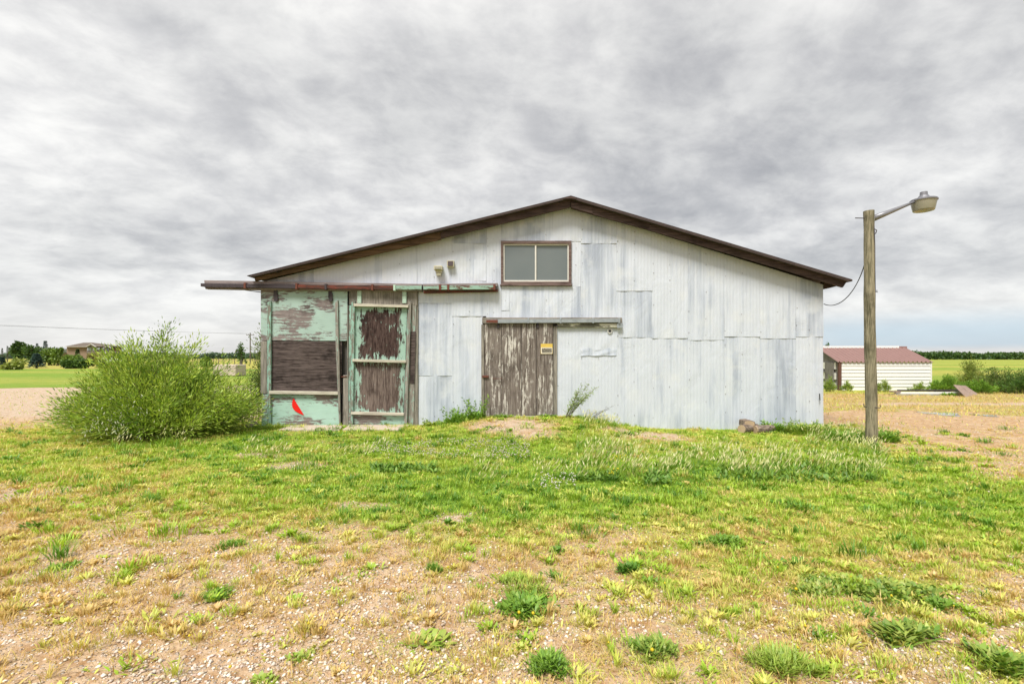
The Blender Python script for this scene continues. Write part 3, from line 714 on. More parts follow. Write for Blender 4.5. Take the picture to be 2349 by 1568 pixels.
# red half disc on the left door
a, b = (673, 913), (697, 952); pts = [a]
for i in range(1, 12):
    t = i / 12; bx, by = a[0] + (b[0] - a[0]) * t, a[1] + (b[1] - a[1]) * t; o_ = math.sin(math.pi * t ** .85) * 13
    pts.append((bx - o_ * .86, by + o_ * .51))
pts.append(b)
rd = prism('half_disc', M['red'], None, pts, YD - .016, .012, .002, origin=P(685, 935, YD - .01)); tag(rd, 'bright red half disc fixed to the bottom of the left sliding door', 'marker')

# wall lights
fl = thing('floodlight', P(1005, 618, 9.97), 'cream coloured security floodlight left of the square wall vent', 'floodlight')
rect('housing', M['cream'], fl, 995, 1014, 609, 618, 9.80, .18); rect('lens', M['lens'], fl, 997, 1012, 611, 617, 9.79, .012)
prism('bracket', M['cream'], fl, [(997, 618), (1001, 625), (1013, 625), (1014, 618)], 9.86, .12); rect('sensor', M['cream'], fl, 1001, 1011, 625.2, 631, 9.85, .10)
vt = thing('wall_vent', P(1033, 604, 9.97), 'square cream wall vent box with dark brown cover', 'vent')
rect('housing', M['cream'], vt, 1025, 1041, 597, 612, 9.88, .11); rect('cover', M['brownbox'], vt, 1027, 1039, 598.5, 609.5, 9.865, .015)

# cable to the pole
YP = 8.24
pa, pb = Vector(P(1890, 697, 9.99)), Vector(P(1984, 603, YP + .05))
c0, c1 = Vector(P(1925, 712, 9.6)), Vector(P(1965, 672, 8.8)); pts = []
for i in range(25):
    t = i / 24; pts.append(pa * (1 - t) ** 3 + c0 * 3 * t * (1 - t) ** 2 + c1 * 3 * t * t * (1 - t) + pb * t ** 3)
cb = MB().tube(pts, .008, 6).build('power_cable', M['cable'], None, origin=pa); tag(cb, 'thin dark cable sagging between barn corner and lamp pole', 'cable')

# ---------------------------------------------------------------- lamp pole
gx0, gy0 = P(1998, 1021, YP)[0], YP
lp = thing('lamp_pole', (gx0, gy0, H1(gx0, gy0)), 'weathered round wooden pole with grey yard light on a bracket arm', 'lamp pole')
pm = MB(); pts = []; rs = []
for i in range(15):
    t = i / 14; q = P(1999.5 + (1992.5 - 1999.5) * t + .8 * math.sin(t * 9), 1030 + (484 - 1030) * t, YP); pts.append(q); rs.append(.088 - .010 * t + .003 * math.sin(i * 2.3))
pm.tube(pts, rs, 20); pm.build('pole', M['polewood'], lp, smooth=False)
am = MB(); A = Vector(P(2001, 502, YP)); Bp = Vector(P(2100, 462, YP - .02))
am.tube([A, A.lerp(Bp, .3), A.lerp(Bp, .7), Bp], [.055, .045, .03, .02], 10); am.build('arm', M['lampgrey'], lp, smooth=True)
prism('arm_plate', M['lampgrey'], lp, [(2000, 492), (2000, 515), (2007, 512), (2007, 495)], YP - .06, .12)
hx = Vector(P(2119, 468, YP)); k = YP / F
hd = MB().lathe(hx, [(0, 28 * k), (7 * k, 27.5 * k), (7.5 * k, 20 * k), (9 * k, 19 * k), (13 * k, 13 * k), (24 * k, 11 * k), (26 * k, 9 * k), (26 * k, 6.5 * k), (23 * k, 6.5 * k)], 24).build('lamp_head', M['lampgrey'], lp, smooth=False)
MB().lathe(hx, [(24.5 * k, 7 * k), (20.5 * k, -13.5 * k), (19.5 * k, -15.5 * k), (16 * k, -16 * k)], 24).build('lens', M['lens'], hd, smooth=True)
MB().lathe(hx, [(16 * k, -16 * k), (13 * k, -11 * k), (0, -7 * k)], 24).build('reflector', M['lensbottom'], hd, smooth=True)
MB().lathe(hx, [(0, -17 * k), (4 * k, -14 * k), (4 * k, -8 * k)], 10).build('bulb', M['lensbottom'], hd, smooth=True)
for nm, pts_ in (('bolt', [P(1962, 500, YP), P(1984, 500.5, YP)]), ('hook', [P(2004, 524, YP - .05), P(2011, 528, YP - .07), P(2009, 535, YP - .07), P(2006, 538, YP - .05)]),
                 ('hook', [P(2007, 668, YP - .05), P(2013, 670, YP - .06), P(2011, 665, YP - .06)]), ('hook', [P(1988, 933, YP - .08), P(1983, 933, YP - .1), P(1981, 926, YP - .1)]),
                 ('hook', [P(2006, 934, YP - .08), P(2019, 935, YP - .1), P(2020, 930, YP - .1)])):
    MB().tube(pts_, .008, 6).build(nm, M['darkmetal'], lp)
MB().tube([P(2003, 508, YP - .06), P(2006, 530, YP - .08), P(2007, 600, YP - .07), P(2008, 668, YP - .07)], .006, 5).build('conduit', M['darkmetal'], lp)

# ---------------------------------------------------------------- slabs, logs, door-step stones
for k, (pts, lab) in enumerate((([(660, 984), (790, 984), (778, 993), (640, 992)], 'left concrete slab below the wide sliding door'), ([(800, 985), (940, 986), (915, 995), (786, 994)], 'right concrete slab below the narrow middle door'))):
    vs = []
    for x, y in pts:
        X, Y = gpt(x, y); Y = {984: 9.86, 985: 9.86, 986: 9.86}.get(y, 9.30 + .02 * k); X = (x - 1174.5) * Y / F; vs.append((X, Y, H1(X, Y) + .035))
    lo = [(p[0], p[1], p[2] - .12) for p in vs]
    o = obj('concrete_slab', vs + lo, [(3, 2, 1, 0), (0, 1, 5, 4), (1, 2, 6, 5), (2, 3, 7, 6), (3, 0, 4, 7)], M['concrete'], None, bevel=.008, origin=vs[0]); tag(o, lab, 'slab', 'slabs in front of the sliding doors')
def log(a, b, r, label, flatend=False):
    a, b = Vector(a), Vector(b); t = thing('log', a.lerp(b, .5) - Vector((0, 0, r)), label, 'log', 'firewood by the barn wall')
    m = MB(); n = 7; m.tube([a.lerp(b, i / n) + Vector((0, 0, random.uniform(-.006, .006))) for i in range(n + 1)], [r * random.uniform(.93, 1.05) for _ in range(n + 1)], 14, False); m.build('bark', M['bark'], t)
    d = (b - a).normalized()
    for e, s_ in ((a, -1), (b, 1)):
        MB().tube([e - d * s_ * .01, e + d * s_ * .004], [r * .97, r * .93], 14).build('cut_end', M['logend'], t)
zl = H1(4.6, 9.6)
log(P(1701, 984, 9.45), P(1735, 981, 9.72), .088, 'round log with its sawn end towards the viewer, leftmost of the firewood')
log(P(1732, 985, 9.50), P(1773, 983, 9.60), .082, 'dark round log, right end of the firewood')
ck = thing('log', P(1720, 978, 9.62), 'short split block lying on top of the two logs', 'log', 'firewood by the barn wall')
MB().prism([(1707, 964), (1706, 977), (1733, 979), (1733, 967), (1722, 963)], 9.56, .22).build('block', M['bark'], ck, bevel=.01)
prism('split_face', M['logend'], ck, [(1709, 966), (1708, 976), (1731, 977), (1731, 968), (1722, 965)], 9.555, .01)

# ---------------------------------------------------------------- shrubs with stems
def shrub(name, label, cat, cx, cy, rad, height, nst, nleaf, leafL, leafW, cols, group=None, asym=(0, 0), spread=1.0, catkins=0, stemr=.006, lean_pow=.75, twig=True, base_r=.35, hfun=None, tipup=0):
    z0 = H1(cx, cy); t = thing(name, (cx, cy, z0), label, cat, group); st = MB(); Lf = Leaves()
    cen, dr, sd, Ls, Cs = [], [], [], [], []
    ends = []
    for s in range(nst):
        a = random.random() * 6.283; q = random.random() ** lean_pow * spread
        rx, ry = rad
        reach = Vector((math.cos(a) * rx * q + asym[0] * random.random() * q, math.sin(a) * ry * q, 0))
        h = height * (1 - .62 * q ** 1.8) * random.choice((.5, .62, .75, .9, 1.06)) * random.uniform(.92, 1.06)
        if hfun: h *= hfun(reach.x, reach.y)
        b = Vector((cx + math.cos(a) * rx * base_r * q, cy + math.sin(a) * ry * base_r * q, z0 - .03))
        e = Vector((cx + reach.x, cy + reach.y, z0 + h))
        c = Vector((cx + reach.x * .55, cy + reach.y * .55, z0 + h * (.75 - .15 * q)))
        pp = []
        for i in range(7):
            u_ = i / 6; p = b * (1 - u_) ** 2 + c * 2 * u_ * (1 - u_) + e * u_ * u_; p += Vector((random.gauss(0, .02), random.gauss(0, .02), 0)) * (u_ * height * .6); pp.append(p)
        st.tube(pp, [stemr * (1 - .75 * i / 6) + .0012 for i in range(7)], 4, False)
        P_ = np.array([tuple(p) for p in pp])
        n = int(nleaf * random.uniform(.6, 1.3)); tt = .22 + .78 * rng.random(n) ** .75; f = tt * 6; i0 = np.minimum(f.astype(int), 5)
        pos = P_[i0] + (P_[i0 + 1] - P_[i0]) * (f - i0)[:, None]; ax = P_[i0 + 1] - P_[i0]; ax /= np.linalg.norm(ax, axis=1)[:, None] + 1e-9
        r_ = rng.normal(size=(n, 3)); r_ /= np.linalg.norm(r_, axis=1)[:, None]
        if twig:
            off = r_ * (rng.random(n)[:, None] ** .7) * height * .11; pos = pos + off
        d = ax * .75 + r_ * .8 + np.array([0, 0, .25 + tipup]); d /= np.linalg.norm(d, axis=1)[:, None]
        s_ = np.cross(d, rng.normal(size=(n, 3))); s_ /= np.linalg.norm(s_, axis=1)[:, None]
        pos[:, 2] = np.maximum(pos[:, 2], z0 + .02)
        cen.append(pos); dr.append(d); sd.append(s_); Ls.append(leafL * (.6 + .8 * rng.random(n)))
        k = np.clip((random.random() * .6 + rng.random(n) * .4), 0, 1); Cs.append(lerp(cols[0], cols[1], k))
        ends.append(pp[-1])
    cen = np.concatenate(cen); n = len(cen)
    Lf.kites(cen, np.concatenate(dr), np.concatenate(sd), np.concatenate(Ls), leafW * (.7 + .6 * rng.random(n)), jit(np.concatenate(Cs), .28))
    st.build('stem', M['stem'], t)['kind'] = 'stuff'
    Lf.build('foliage', t, kind='stuff')
    return t
M['stem'] = flat('stem', (.16, .14, .07), .8, var=.3)
M['trunk'] = flat('trunk', (.12, .10, .08), .9, var=.3, scale=3)
big = shrub('willow_shrub', 'large bushy light green willow shrub left of the barn', 'shrub', -6.65, 9.1, (1.95, 1.15), 1.95, 380, 190, .085, .0165, ((.085, .20, .022), (.56, .68, .11)),
      asym=(0, 0), catkins=1, stemr=.008, lean_pow=.62, base_r=.42, hfun=lambda x, y: random.choice((.78, .86, .92, 1.0)) *.93 + .06 * math.exp(-((x - .45) / .8) ** 2))
# pale catkins low in the middle of it
cat = Leaves(); n = 260; X = -6.70 + rng.normal(0, .33, n); Z = .42 + rng.normal(0, .17, n); Yc = 7.98 + (X + 6.8) ** 2 * .2 + .45 * rng.random(n) + .35 * (Z - .4)
d = rng.normal(size=(n, 3)) * .5 + np.array([0, -.2, 1]); d /= np.linalg.norm(d, axis=1)[:, None]; s_ = np.cross(d, np.array([0, 1., 0])); s_ /= np.linalg.norm(s_, axis=1)[:, None]
cat.kites(np.stack([X, Yc, Z], -1), d, s_, .055, .016, jit(lerp((.55, .58, .36), (.72, .72, .58), rng.random(n)), .1)); cat.build('pale_leaves', big, kind='stuff')
shrub('shrub', 'thin dark shrub growing against the left corner of the barn', 'shrub', -5.75, 11.3, (.45, .5), 2.05, 80, 110, .06, .018, ((.10, .17, .04), (.26, .33, .09)), stemr=.006, base_r=.8, lean_pow=.9)
shrub('sapling', 'small dark leafy sapling rising behind the willow shrub', 'sapling', -9.6, 13.2, (.6, .6), 2.22, 30, 90, .07, .03, ((.05, .12, .03), (.12, .2, .04)), base_r=.2)

def weed(name, label, cat, x, y, rad, h, n, L, W, cols, Y=None, group=None, lean=(.3, 1.2), seeds=0, yellow=0, seg=3, stalk=0, wm=1.5):
    """a clump of broad leaves or blades rooted in one spot"""
    if Y is None: X, Y = gpt(x, y)
    else: X = (x - 1174.5) * Y / F
    z = H1(X, Y); t = None; Lf = Leaves()
    fg = group == FG
    if fg: n = int(n * 1.7); L = L * .58; W = W * .62
    a = rng.random(n) * 6.283; r = np.sqrt(rng.random(n)) * rad
    if fg and n > 140:
        k = 9; sa = rng.random(k) * 6.283; sr = rad * np.sqrt(rng.random(k)) * .55; j = rng.integers(0, k, n); qx = np.cos(sa[j]) * sr[j] + rng.normal(0, rad * .17, n); qy = np.sin(sa[j]) * sr[j] + rng.normal(0, rad * .17, n)
        a = np.arctan2(qy, qx); r = np.hypot(qx, qy)
    bx = X + np.cos(a) * r; by = Y + np.sin(a) * r * .8
    col = jit(lerp(cols[0], cols[1], rng.random(n)), .2)
    zz = hgt(bx, by) - .005 + rng.random(n) * h * .35 * np.clip(1 - r / rad, 0, 1)
    Lf.blades(np.stack([bx, by, zz], -1), a + rng.normal(0, 1.5 if fg else .6, n), L * (.6 + .7 * rng.random(n)), W * (.7 + .6 * rng.random(n)), lean[0] + (lean[1] - lean[0]) * rng.random(n) * (.4 + .6 * np.clip(r / rad, 0, 1)), .3 + .8 * rng.random(n), col, seg, wm)
    if stalk:
        a = rng.random(stalk) * 6.283; rr_ = np.sqrt(rng.random(stalk)) * rad; b = np.stack([X + np.cos(a) * rr_, Y + np.sin(a) * rr_ * .8, np.full(stalk, z)], -1)
        tips, _ = Lf.blades(b, a, h * (.55 + .6 * rng.random(stalk)), .005, .05 + .3 * rng.random(stalk), .3, jit(lerp(cols[0], cols[1], rng.random(stalk)), .2), 3, 1)
        for q in range(10):    # leaflets up the stalk
            f = .25 + .75 * rng.random(stalk); p = b + (tips - b) * f[:, None]; d = rng.normal(size=(stalk, 3)) + np.array([0, 0, .7]); d /= np.linalg.norm(d, axis=1)[:, None]
            s_ = np.cross(d, rng.normal(size=(stalk, 3))); s_ /= np.linalg.norm(s_, axis=1)[:, None]
            Lf.kites(p, d, s_, W * 2.2 + .02, W * .8 + .004, jit(lerp(cols[0], cols[1], rng.random(stalk)), .2))
    if yellow:
        a = rng.random(yellow) * 6.283; Lf.blobs(np.stack([X + np.cos(a) * rad * .8, Y + np.sin(a) * rad * .6, np.full(yellow, z + h * .9)], -1), np.full((yellow, 3), .012), (.75, .6, .03))
    o = Lf.build(name, origin=(X, Y, z)); return tag(o, label, cat, group)
G1, G2, G3 = (.13, .27, .035), (.27, .43, .05), (.42, .48, .10)
FG = 'weeds on the bare ground in front'
weed('dandelion', 'bright green leafy rosette alone on dirt at the bottom left of centre', 'weed', 985, 1472, .11, .05, 46, .10, .026, (G2, G3), group=FG, lean=(.7, 1.4))
weed('grass_tuft', 'compact dark green tuft alone on gravel left of centre', 'grass tuft', 995, 1308, .07, .09, 170, .085, .004, (G1, G2), group=FG, lean=(0, .9))
weed('weed_clump', 'widest leafy weed clump, low centre of the gravel', 'weed', 1215, 1392, .26, .07, 330, .10, .018, (G1, G2), group=FG, yellow=2)
weed('weed_clump', 'yellowish grassy fringe behind the widest leafy clump', 'weed', 1190, 1345, .25, .08, 420, .09, .006, (G2, G3), group=FG)
weed('weed_clump', 'dark dense weed tuft right of centre beside yellow grass', 'weed', 1440, 1303, .10, .10, 170, .09, .012, (G1, G1), group=FG)
weed('weed_clump', 'green clump beside a yellow dandelion flower, lower right of centre', 'weed', 1505, 1490, .16, .08, 260, .10, .010, (G1, G3), group=FG, yellow=1)
weed('weed_clump', 'dark green bunch of grass cut by the bottom edge, centre right', 'weed', 1262, 1528, .14, .09, 300, .10, .008, (G1, G2), group=FG)
weed('weed_clump', 'long low mat of round leaves on gravel, upper right', 'weed', 2030, 1352, .40, .06, 620, .07, .022, (G1, G3), group=FG, wm=1.8)
weed('weed_clump', 'broad plantain like clump below the round leaved mat', 'weed', 2080, 1462, .26, .06, 170, .12, .020, (G1, G3), group=FG, lean=(.5, 1.3))
weed('weed_clump', 'thick dark weed at the right edge near the bottom', 'weed', 2290, 1525, .2, .08, 200, .12, .022, (G1, G3), group=FG)
weed('weed_clump', 'low olive weed strip between gravel patches, right of centre', 'weed', 1870, 1345, .28, .06, 420, .07, .014, (G1, G3), group=FG, yellow=1)
weed('weed_clump', 'dark clover like clump in the green turf, centre right', 'weed', 1662, 1246, .20, .08, 380, .07, .016, (G1, G2), group=FG)
weed('weed_clump', 'small dark weed at the turf edge, left of centre', 'weed', 525, 1252, .15, .08, 150, .08, .010, (G1, G2), group=FG)
weed('weed_clump', 'flat spiky weed on bare dirt left of the rosette', 'weed', 505, 1362, .15, .04, 120, .09, .010, (G1, G2), group=FG, lean=(.8, 1.4))
weed('weed_clump', 'small leafy weed on dirt at far left', 'weed', 145, 1298, .10, .05, 80, .07, .012, (G1, G2), group=FG)
weed('weed_clump', 'little bright weed touching the bottom edge, left of centre', 'weed', 606, 1562, .05, .04, 40, .06, .018, (G2, G3), group=FG)
weed('weed_clump', 'small pale weed in gravel near the bottom left', 'weed', 690, 1508, .06, .04, 50, .06, .014, (G2, G3), group=FG)
weed('weed_clump', 'small bright rosette on gravel, lower right', 'weed', 1880, 1540, .06, .05, 46, .07, .022, (G2, G3), group=FG)
weed('weed_clump', 'grassy yellow green clump at the bottom, right of centre', 'weed', 1790, 1525, .18, .10, 420, .13, .006, (G2, G3), group=FG)
weed('weed_clump', 'low dark clump in front of the right gravel', 'weed', 2165, 1392, .12, .06, 170, .07, .014, (G1, G2), group=FG)
# tall weeds by the walls
WG = 'tall weeds along the barn wall'
weed('tall_weed', 'leafy weed with spires left of the plank door', 'weed', 1092, 975, .16, .42, 120, .12, .022, (G1, G2), 9.75, WG, stalk=22)
weed('tall_weed', 'lower bushy weed between middle door and plank door', 'weed', 1050, 980, .26, .28, 200, .12, .020, (G1, G2), 9.72, WG, stalk=26)
weed('tall_weed', 'small leafy weed at the foot of the middle door', 'weed', 990, 985, .20, .12, 150, .08, .018, (G1, G3), 9.75, WG, stalk=8)
weed('tall_weed', 'little weed growing at the plank door threshold', 'weed', 1250, 958, .10, .10, 120, .07, .012, (G1, G2), 9.82, WG)
weed('tall_weed', 'dark weeds along the left of the plank door sill', 'weed', 1150, 960, .22, .06, 160, .06, .014, (G1, G2), 9.85, WG)
weed('fern_weed', 'bright fern like weed behind the logs', 'weed', 1770, 985, .20, .20, 230, .16, .024, (G1, G2), 9.72, WG, stalk=10)
weed('tall_weed', 'green weed mass between logs and barn corner', 'weed', 1850, 995, .42, .22, 700, .13, .016, (G1, G3), 9.45, WG, stalk=40)
weed('tall_weed', 'dark green weeds just left of the lamp pole', 'weed', 1935, 1010, .34, .18, 620, .12, .016, (G1, G2), 8.65, WG, stalk=24)
weed('tall_weed', 'dark green weeds right of the lamp pole foot', 'weed', 2030, 1018, .20, .24, 360, .12, .014, (G1, G2), 8.5, WG, stalk=22)
weed('tall_weed', 'low leafy weed strip at the left door corner', 'weed', 628, 985, .30, .14, 240, .09, .012, (G1, G3), 9.6, WG, stalk=6)
# the wispy leaning plant right of the plank door
def wispy(x, y, tips, label, cols, Y=9.7, leaves=26, dry=False):
    X = (x - 1174.5) * Y / F; z = H1(X, Y); t = thing('wispy_plant', (X, Y, z), label, 'plant'); st = MB(); Lf = Leaves()
    for k, (tx, ty) in enumerate(tips):
        e = Vector(P(tx, ty, Y - .1 - .12 * random.random())); b = Vector((X + random.uniform(-.05, .05), Y, z - .02)); m_ = b.lerp(e, .5) + Vector((-.04 * (e.x - b.x), 0, .06))
        pts = [b * (1 - u) ** 2 + m_ * 2 * u * (1 - u) + e * u * u for u in np.linspace(0, 1, 8)]
        st.tube(pts, [.006 * (1 - .8 * i / 7) for i in range(8)], 4, False)
        for i in range(leaves):
            u = .3 + .7 * random.random(); p = pts[min(7, int(u * 7))].lerp(pts[min(7, int(u * 7) + 1)], u * 7 % 1)
            for s_ in range(2):
                q = p + Vector((random.gauss(0, .035), random.gauss(0, .03), random.gauss(.015, .03)))
                st.tube([p, q], [.0015, .001], 3, False)
                if not dry:
                    n = 3; d = rng.normal(size=(n, 3)) + np.array([.5, 0, .9]); d /= np.linalg.norm(d, axis=1)[:, None]; sd = np.cross(d, rng.normal(size=(n, 3))); sd /= np.linalg.norm(sd, axis=1)[:, None]
                    Lf.kites(np.repeat(np.array([tuple(q)]), n, 0), d, sd, .026, .010, jit(lerp(cols[0], cols[1], rng.random(n)), .2))
    st.build('stem', M['stem'] if not dry else M['trunk'], t)['kind'] = 'stuff'
    if not dry: Lf.build('foliage', t, kind='stuff')
wispy(1298, 962, [(1335, 885), (1352, 880), (1362, 893), (1345, 900), (1325, 905), (1368, 888), (1340, 912), (1356, 905), (1330, 893), (1318, 925)], 'wispy pale green plant leaning right beside the plank door', (G2, (.4, .5, .2)))
wispy(1352, 968, [(1398, 938), (1404, 932), (1380, 942), (1366, 946), (1390, 952), (1340, 950)], 'dry leafless branch lying against the white wall', (G2, G3), leaves=7, dry=True)
# foxtails, clover, buttercups: meadow in front of the wall
Lx = Leaves()
def foxtails(n, x0, x1, y0, y1, h, green=.5, dens=None):
    px = x0 + (x1 - x0) * rng.random(n); py = y0 + (y1 - y0) * rng.random(n); Y = F * EYE / (py - HZ); X = (px - 1174.5) * Y / F
    k = fbm(X, Y, 1.6) > .47; X, Y = X[k], Y[k]; n = len(X)
    b = np.stack([X, Y, hgt(X, Y)], -1); az = rng.normal(.1, .9, n); hh = h * (.55 + .7 * rng.random(n))
    tips, a = Lx.blades(b, az, hh, .004, .05 + .3 * rng.random(n), .4, jit(lerp((.16, .28, .04), (.36, .40, .10), rng.random(n)), .2), 3, 1)
    d = np.stack([np.cos(az) * np.sin(a), np.sin(az) * np.sin(a), np.cos(a)], -1); s_ = np.cross(d, np.array([0, 1, .1])); s_ /= np.linalg.norm(s_, axis=1)[:, None]
    hc = jit(lerp((.58, .60, .24), (.82, .78, .48), rng.random(n)), .1)
    Lx.kites(tips - d * .02, d, s_, .055 + .035 * rng.random(n), .014, hc); Lx.kites(tips - d * .02, d, np.cross(d, s_), .06, .010, hc)
    m_ = n * 3; j = rng.integers(0, n, m_); bb = b[j] + np.stack([rng.normal(0, .04, m_), rng.normal(0, .04, m_), np.zeros(m_)], -1)
    Lx.blades(bb, rng.random(m_) * 6.28, h * .7 * (.5 + .6 * rng.random(m_)), .009, .2 + .5 * rng.random(m_), .8, jit(lerp(DEEP, GREEN, rng.random(m_)), .25), 3, .9)
foxtails(850, 1640, 2030, 1035, 1105, .20); foxtails(420, 1320, 1460, 1020, 1100, .24); foxtails(500, 1440, 1700, 1030, 1100, .15); foxtails(260, 1850, 2020, 1000, 1045, .22)
foxtails(200, 255, 420, 1022, 1040, .30); foxtails(160, 1330, 1420, 985, 1010, .16); foxtails(350, 560, 900, 1020, 1050, .10); foxtails(260, 1080, 1340, 1050, 1120, .12)
# broad dark dock leaves among them
for (x0, x1, y0, y1, n) in ((1640, 1800, 1075, 1105, 420), (1800, 2010, 1075, 1110, 360), (1325, 1420, 1085, 1105, 320), (1480, 1540, 1090, 1115, 240), (850, 1000, 1070, 1085, 260), (1900, 2060, 1000, 1015, 200)):
    px = x0 + (x1 - x0) * rng.random(n); py = y0 + (y1 - y0) * rng.random(n); Y = F * EYE / (py - HZ); X = (px - 1174.5) * Y / F
    Lx.blades(np.stack([X, Y, hgt(X, Y) + .03 * rng.random(n)], -1), rng.random(n) * 6.28, (.05 + .06 * rng.random(n)), .016, .3 + .8 * rng.random(n), .7, jit(lerp((.09, .20, .03), (.22, .36, .06), rng.random(n)), .2), 3, 1.7)
fx = Lx.build('meadow_grass', kind='stuff'); tag(fx, 'taller meadow grass with pale seed heads in front of the barn', 'grass')
Lc = Leaves()
def flowers(n, x0, x1, y0, y1, h, r, col):
    px = x0 + (x1 - x0) * rng.random(n); py = y0 + (y1 - y0) * rng.random(n); Y = F * EYE / (py - HZ); X = (px - 1174.5) * Y / F; k = fbm(X, Y, 2.2) > .44; X, Y = X[k], Y[k]; n = len(X)
    b = np.stack([X, Y, hgt(X, Y)], -1); hh = h * (.6 + .6 * rng.random(n)); Lc.blades(b, rng.random(n) * 6, hh, .003, .1, .1, (.2, .3, .05), 2, 1)
    Lc.blobs(b + np.stack([0 * hh, 0 * hh, hh], -1), np.full((n, 3), r) * (.7 + .5 * rng.random((n, 1))), jit(np.broadcast_to(col, (n, 3)).copy(), .08))
flowers(900, 850, 1215, 1022, 1058, .09, .010, (.68, .62, .52)); flowers(110, 1240, 1320, 1095, 1130, .08, .010, (.72, .70, .60)); flowers(120, 1395, 1440, 1060, 1105, .14, .010, (.70, .62, .04)); flowers(110, 100, 2300, 1050, 1560, .05, .009, (.72, .6, .04))
cf = Lc.build('clover_flowers', kind='stuff'); tag(cf, 'white clover heads and a few yellow flowers in the grass', 'flowers')
# rubble pile at the barn's left corner
for k, (x, y, r, lab) in enumerate(((578, 975, .10, 'pinkish stone nearest the left corner of the barn'), (572, 985, .07, 'small pale stone low beside the willow shrub'))):
    q = P(x, y, 9.9); b = MB(); n = 10
    b.lathe((q[0], q[1], H1(q[0], q[1])), [(r * .9, 0), (r * 1.1, r * .5), (r * .8, r * 1.1), (r * .3, r * 1.35), (0, r * 1.4)], 9)
    vv = [(p[0] + random.uniform(-.02, .02), p[1] + random.uniform(-.02, .02), p[2]) for p in b.v]
    o = obj('stone', vv, b.f, M['concrete'], None, origin=q); tag(o, lab, 'stone')

# ---------------------------------------------------------------- the low shed on the right
YS = 22.0; kS = YS / F
def sh_x(x): return (x - 1174.5) * kS
shed = thing('shed', (sh_x(2030), YS + 1.5, 0), 'low white shed with brown ribbed metal roof beyond the lamp pole', 'shed')
M['siding'] = flat('white_siding', (.72, .71, .68), .5, var=.06, scale=3); M['brownroof'] = flat('brown_metal_roof', (.27, .165, .15), .45, .1, var=.12, scale=3)
M['whitecap'] = flat('white_ridge', (.8, .79, .77), .5, var=.04); M['shedwood'] = wood('shed_grey_wood', (.13, .12, .11), (.26, .245, .23), 'Z'); M['brownpost'] = flat('brown_post', (.12, .06, .045), .8)
xl, xr = sh_x(1926), sh_x(2135); ez = EYE - (831 - HZ) * kS; rz = EYE + (HZ - 797) * (YS + 1.5) / F; dep = 3.0
MB().box((xl + .03, YS + .03, -.05), (xr - .03, YS + dep - .03, ez - .02)).build('wall', M['shedwood'], shed)
nb = 8
for k in range(nb):
    z0, z1 = .0 + ez * k / nb, ez * (k + 1) / nb - .006
    MB().add([(xl, YS - .03, z0), (xr, YS - .03, z0), (xr, YS - .005, z1), (xl, YS - .005, z1), (xl, YS + .02, z0), (xr, YS + .02, z0), (xr, YS + .02, z1), (xl, YS + .02, z1)],
             [(0, 1, 2, 3), (0, 4, 5, 1), (3, 2, 6, 7), (1, 5, 6, 2), (0, 3, 7, 4)]).build('siding_board', M['siding'], shed)
    if k not in (2, 5): MB().box((xl - .02, YS + .25, z0), (xl + .02, YS + dep, z1)).build('siding_board', M['siding'], shed)
# gable ends
for X0 in (xl, xr - .04):
    MB().add([(X0, YS, ez), (X0, YS + 1.5, rz - .03), (X0, YS + 3, ez), (X0 + .04, YS, ez), (X0 + .04, YS + 1.5, rz - .03), (X0 + .04, YS + 3, ez)], [(0, 1, 2), (5, 4, 3), (0, 3, 4, 1), (1, 4, 5, 2)]).build('gable', M['shedwood'], shed)
MB().box((xl - .06, YS + .35, 0), (xl - .025, YS + .95, ez)).build('door_post', M['shedwood'], shed); MB().box((xl - .05, YS - .05, 0), (xl + .06, YS + .06, ez)).build('corner_post', M['brownpost'], shed)
MB().box((xl - .07, YS + 1., ez * .62), (xl - .03, YS + 3, ez * .7)).build('rail', M['shedwood'], shed)
MB().box((xr - .03, YS - .045, 0), (xr + .02, YS - .0, ez)).build('corner_trim', M['siding'], shed)
def slope(X, s, dz=0):  # s 0 eave front ..1 ridge..2 eave back
    return (X, YS - .08 + s * 1.58, ez - .0 + (rz - ez) * (s if s < 1 else 2 - s) + dz)
for s0, s1 in ((0, 1), (2, 1)):
    n = 22; x0, x1 = xl - .1, xr + .06
    for k in range(n):
        a = x0 + (x1 - x0) * k / n; b = x0 + (x1 - x0) * (k + 1) / n; r = .045
        A = [slope(a, s0), slope(a + r, s0, .06), slope(a + 2 * r, s0), slope(b, s0)]; Bq = [slope(a, s1), slope(a + r, s1, .06), slope(a + 2 * r, s1), slope(b, s1)]
        MB().add(A + Bq, [(0, 4, 5, 1), (1, 5, 6, 2), (2, 6, 7, 3)]).build('roof_sheet', M['brownroof'], shed).modifiers.new('solid', 'SOLIDIFY').thickness = .012
MB().box((xl - .1, YS + 1.36, rz - .02), (xr - .35, YS + 1.62, rz + .075)).build('ridge_cap', M['whitecap'], shed)
MB().box((xr - .35, YS + 1.40, rz - .03), (xr + .07, YS + 1.6, rz + .06)).build('ridge_cap', M['brownroof'], shed)

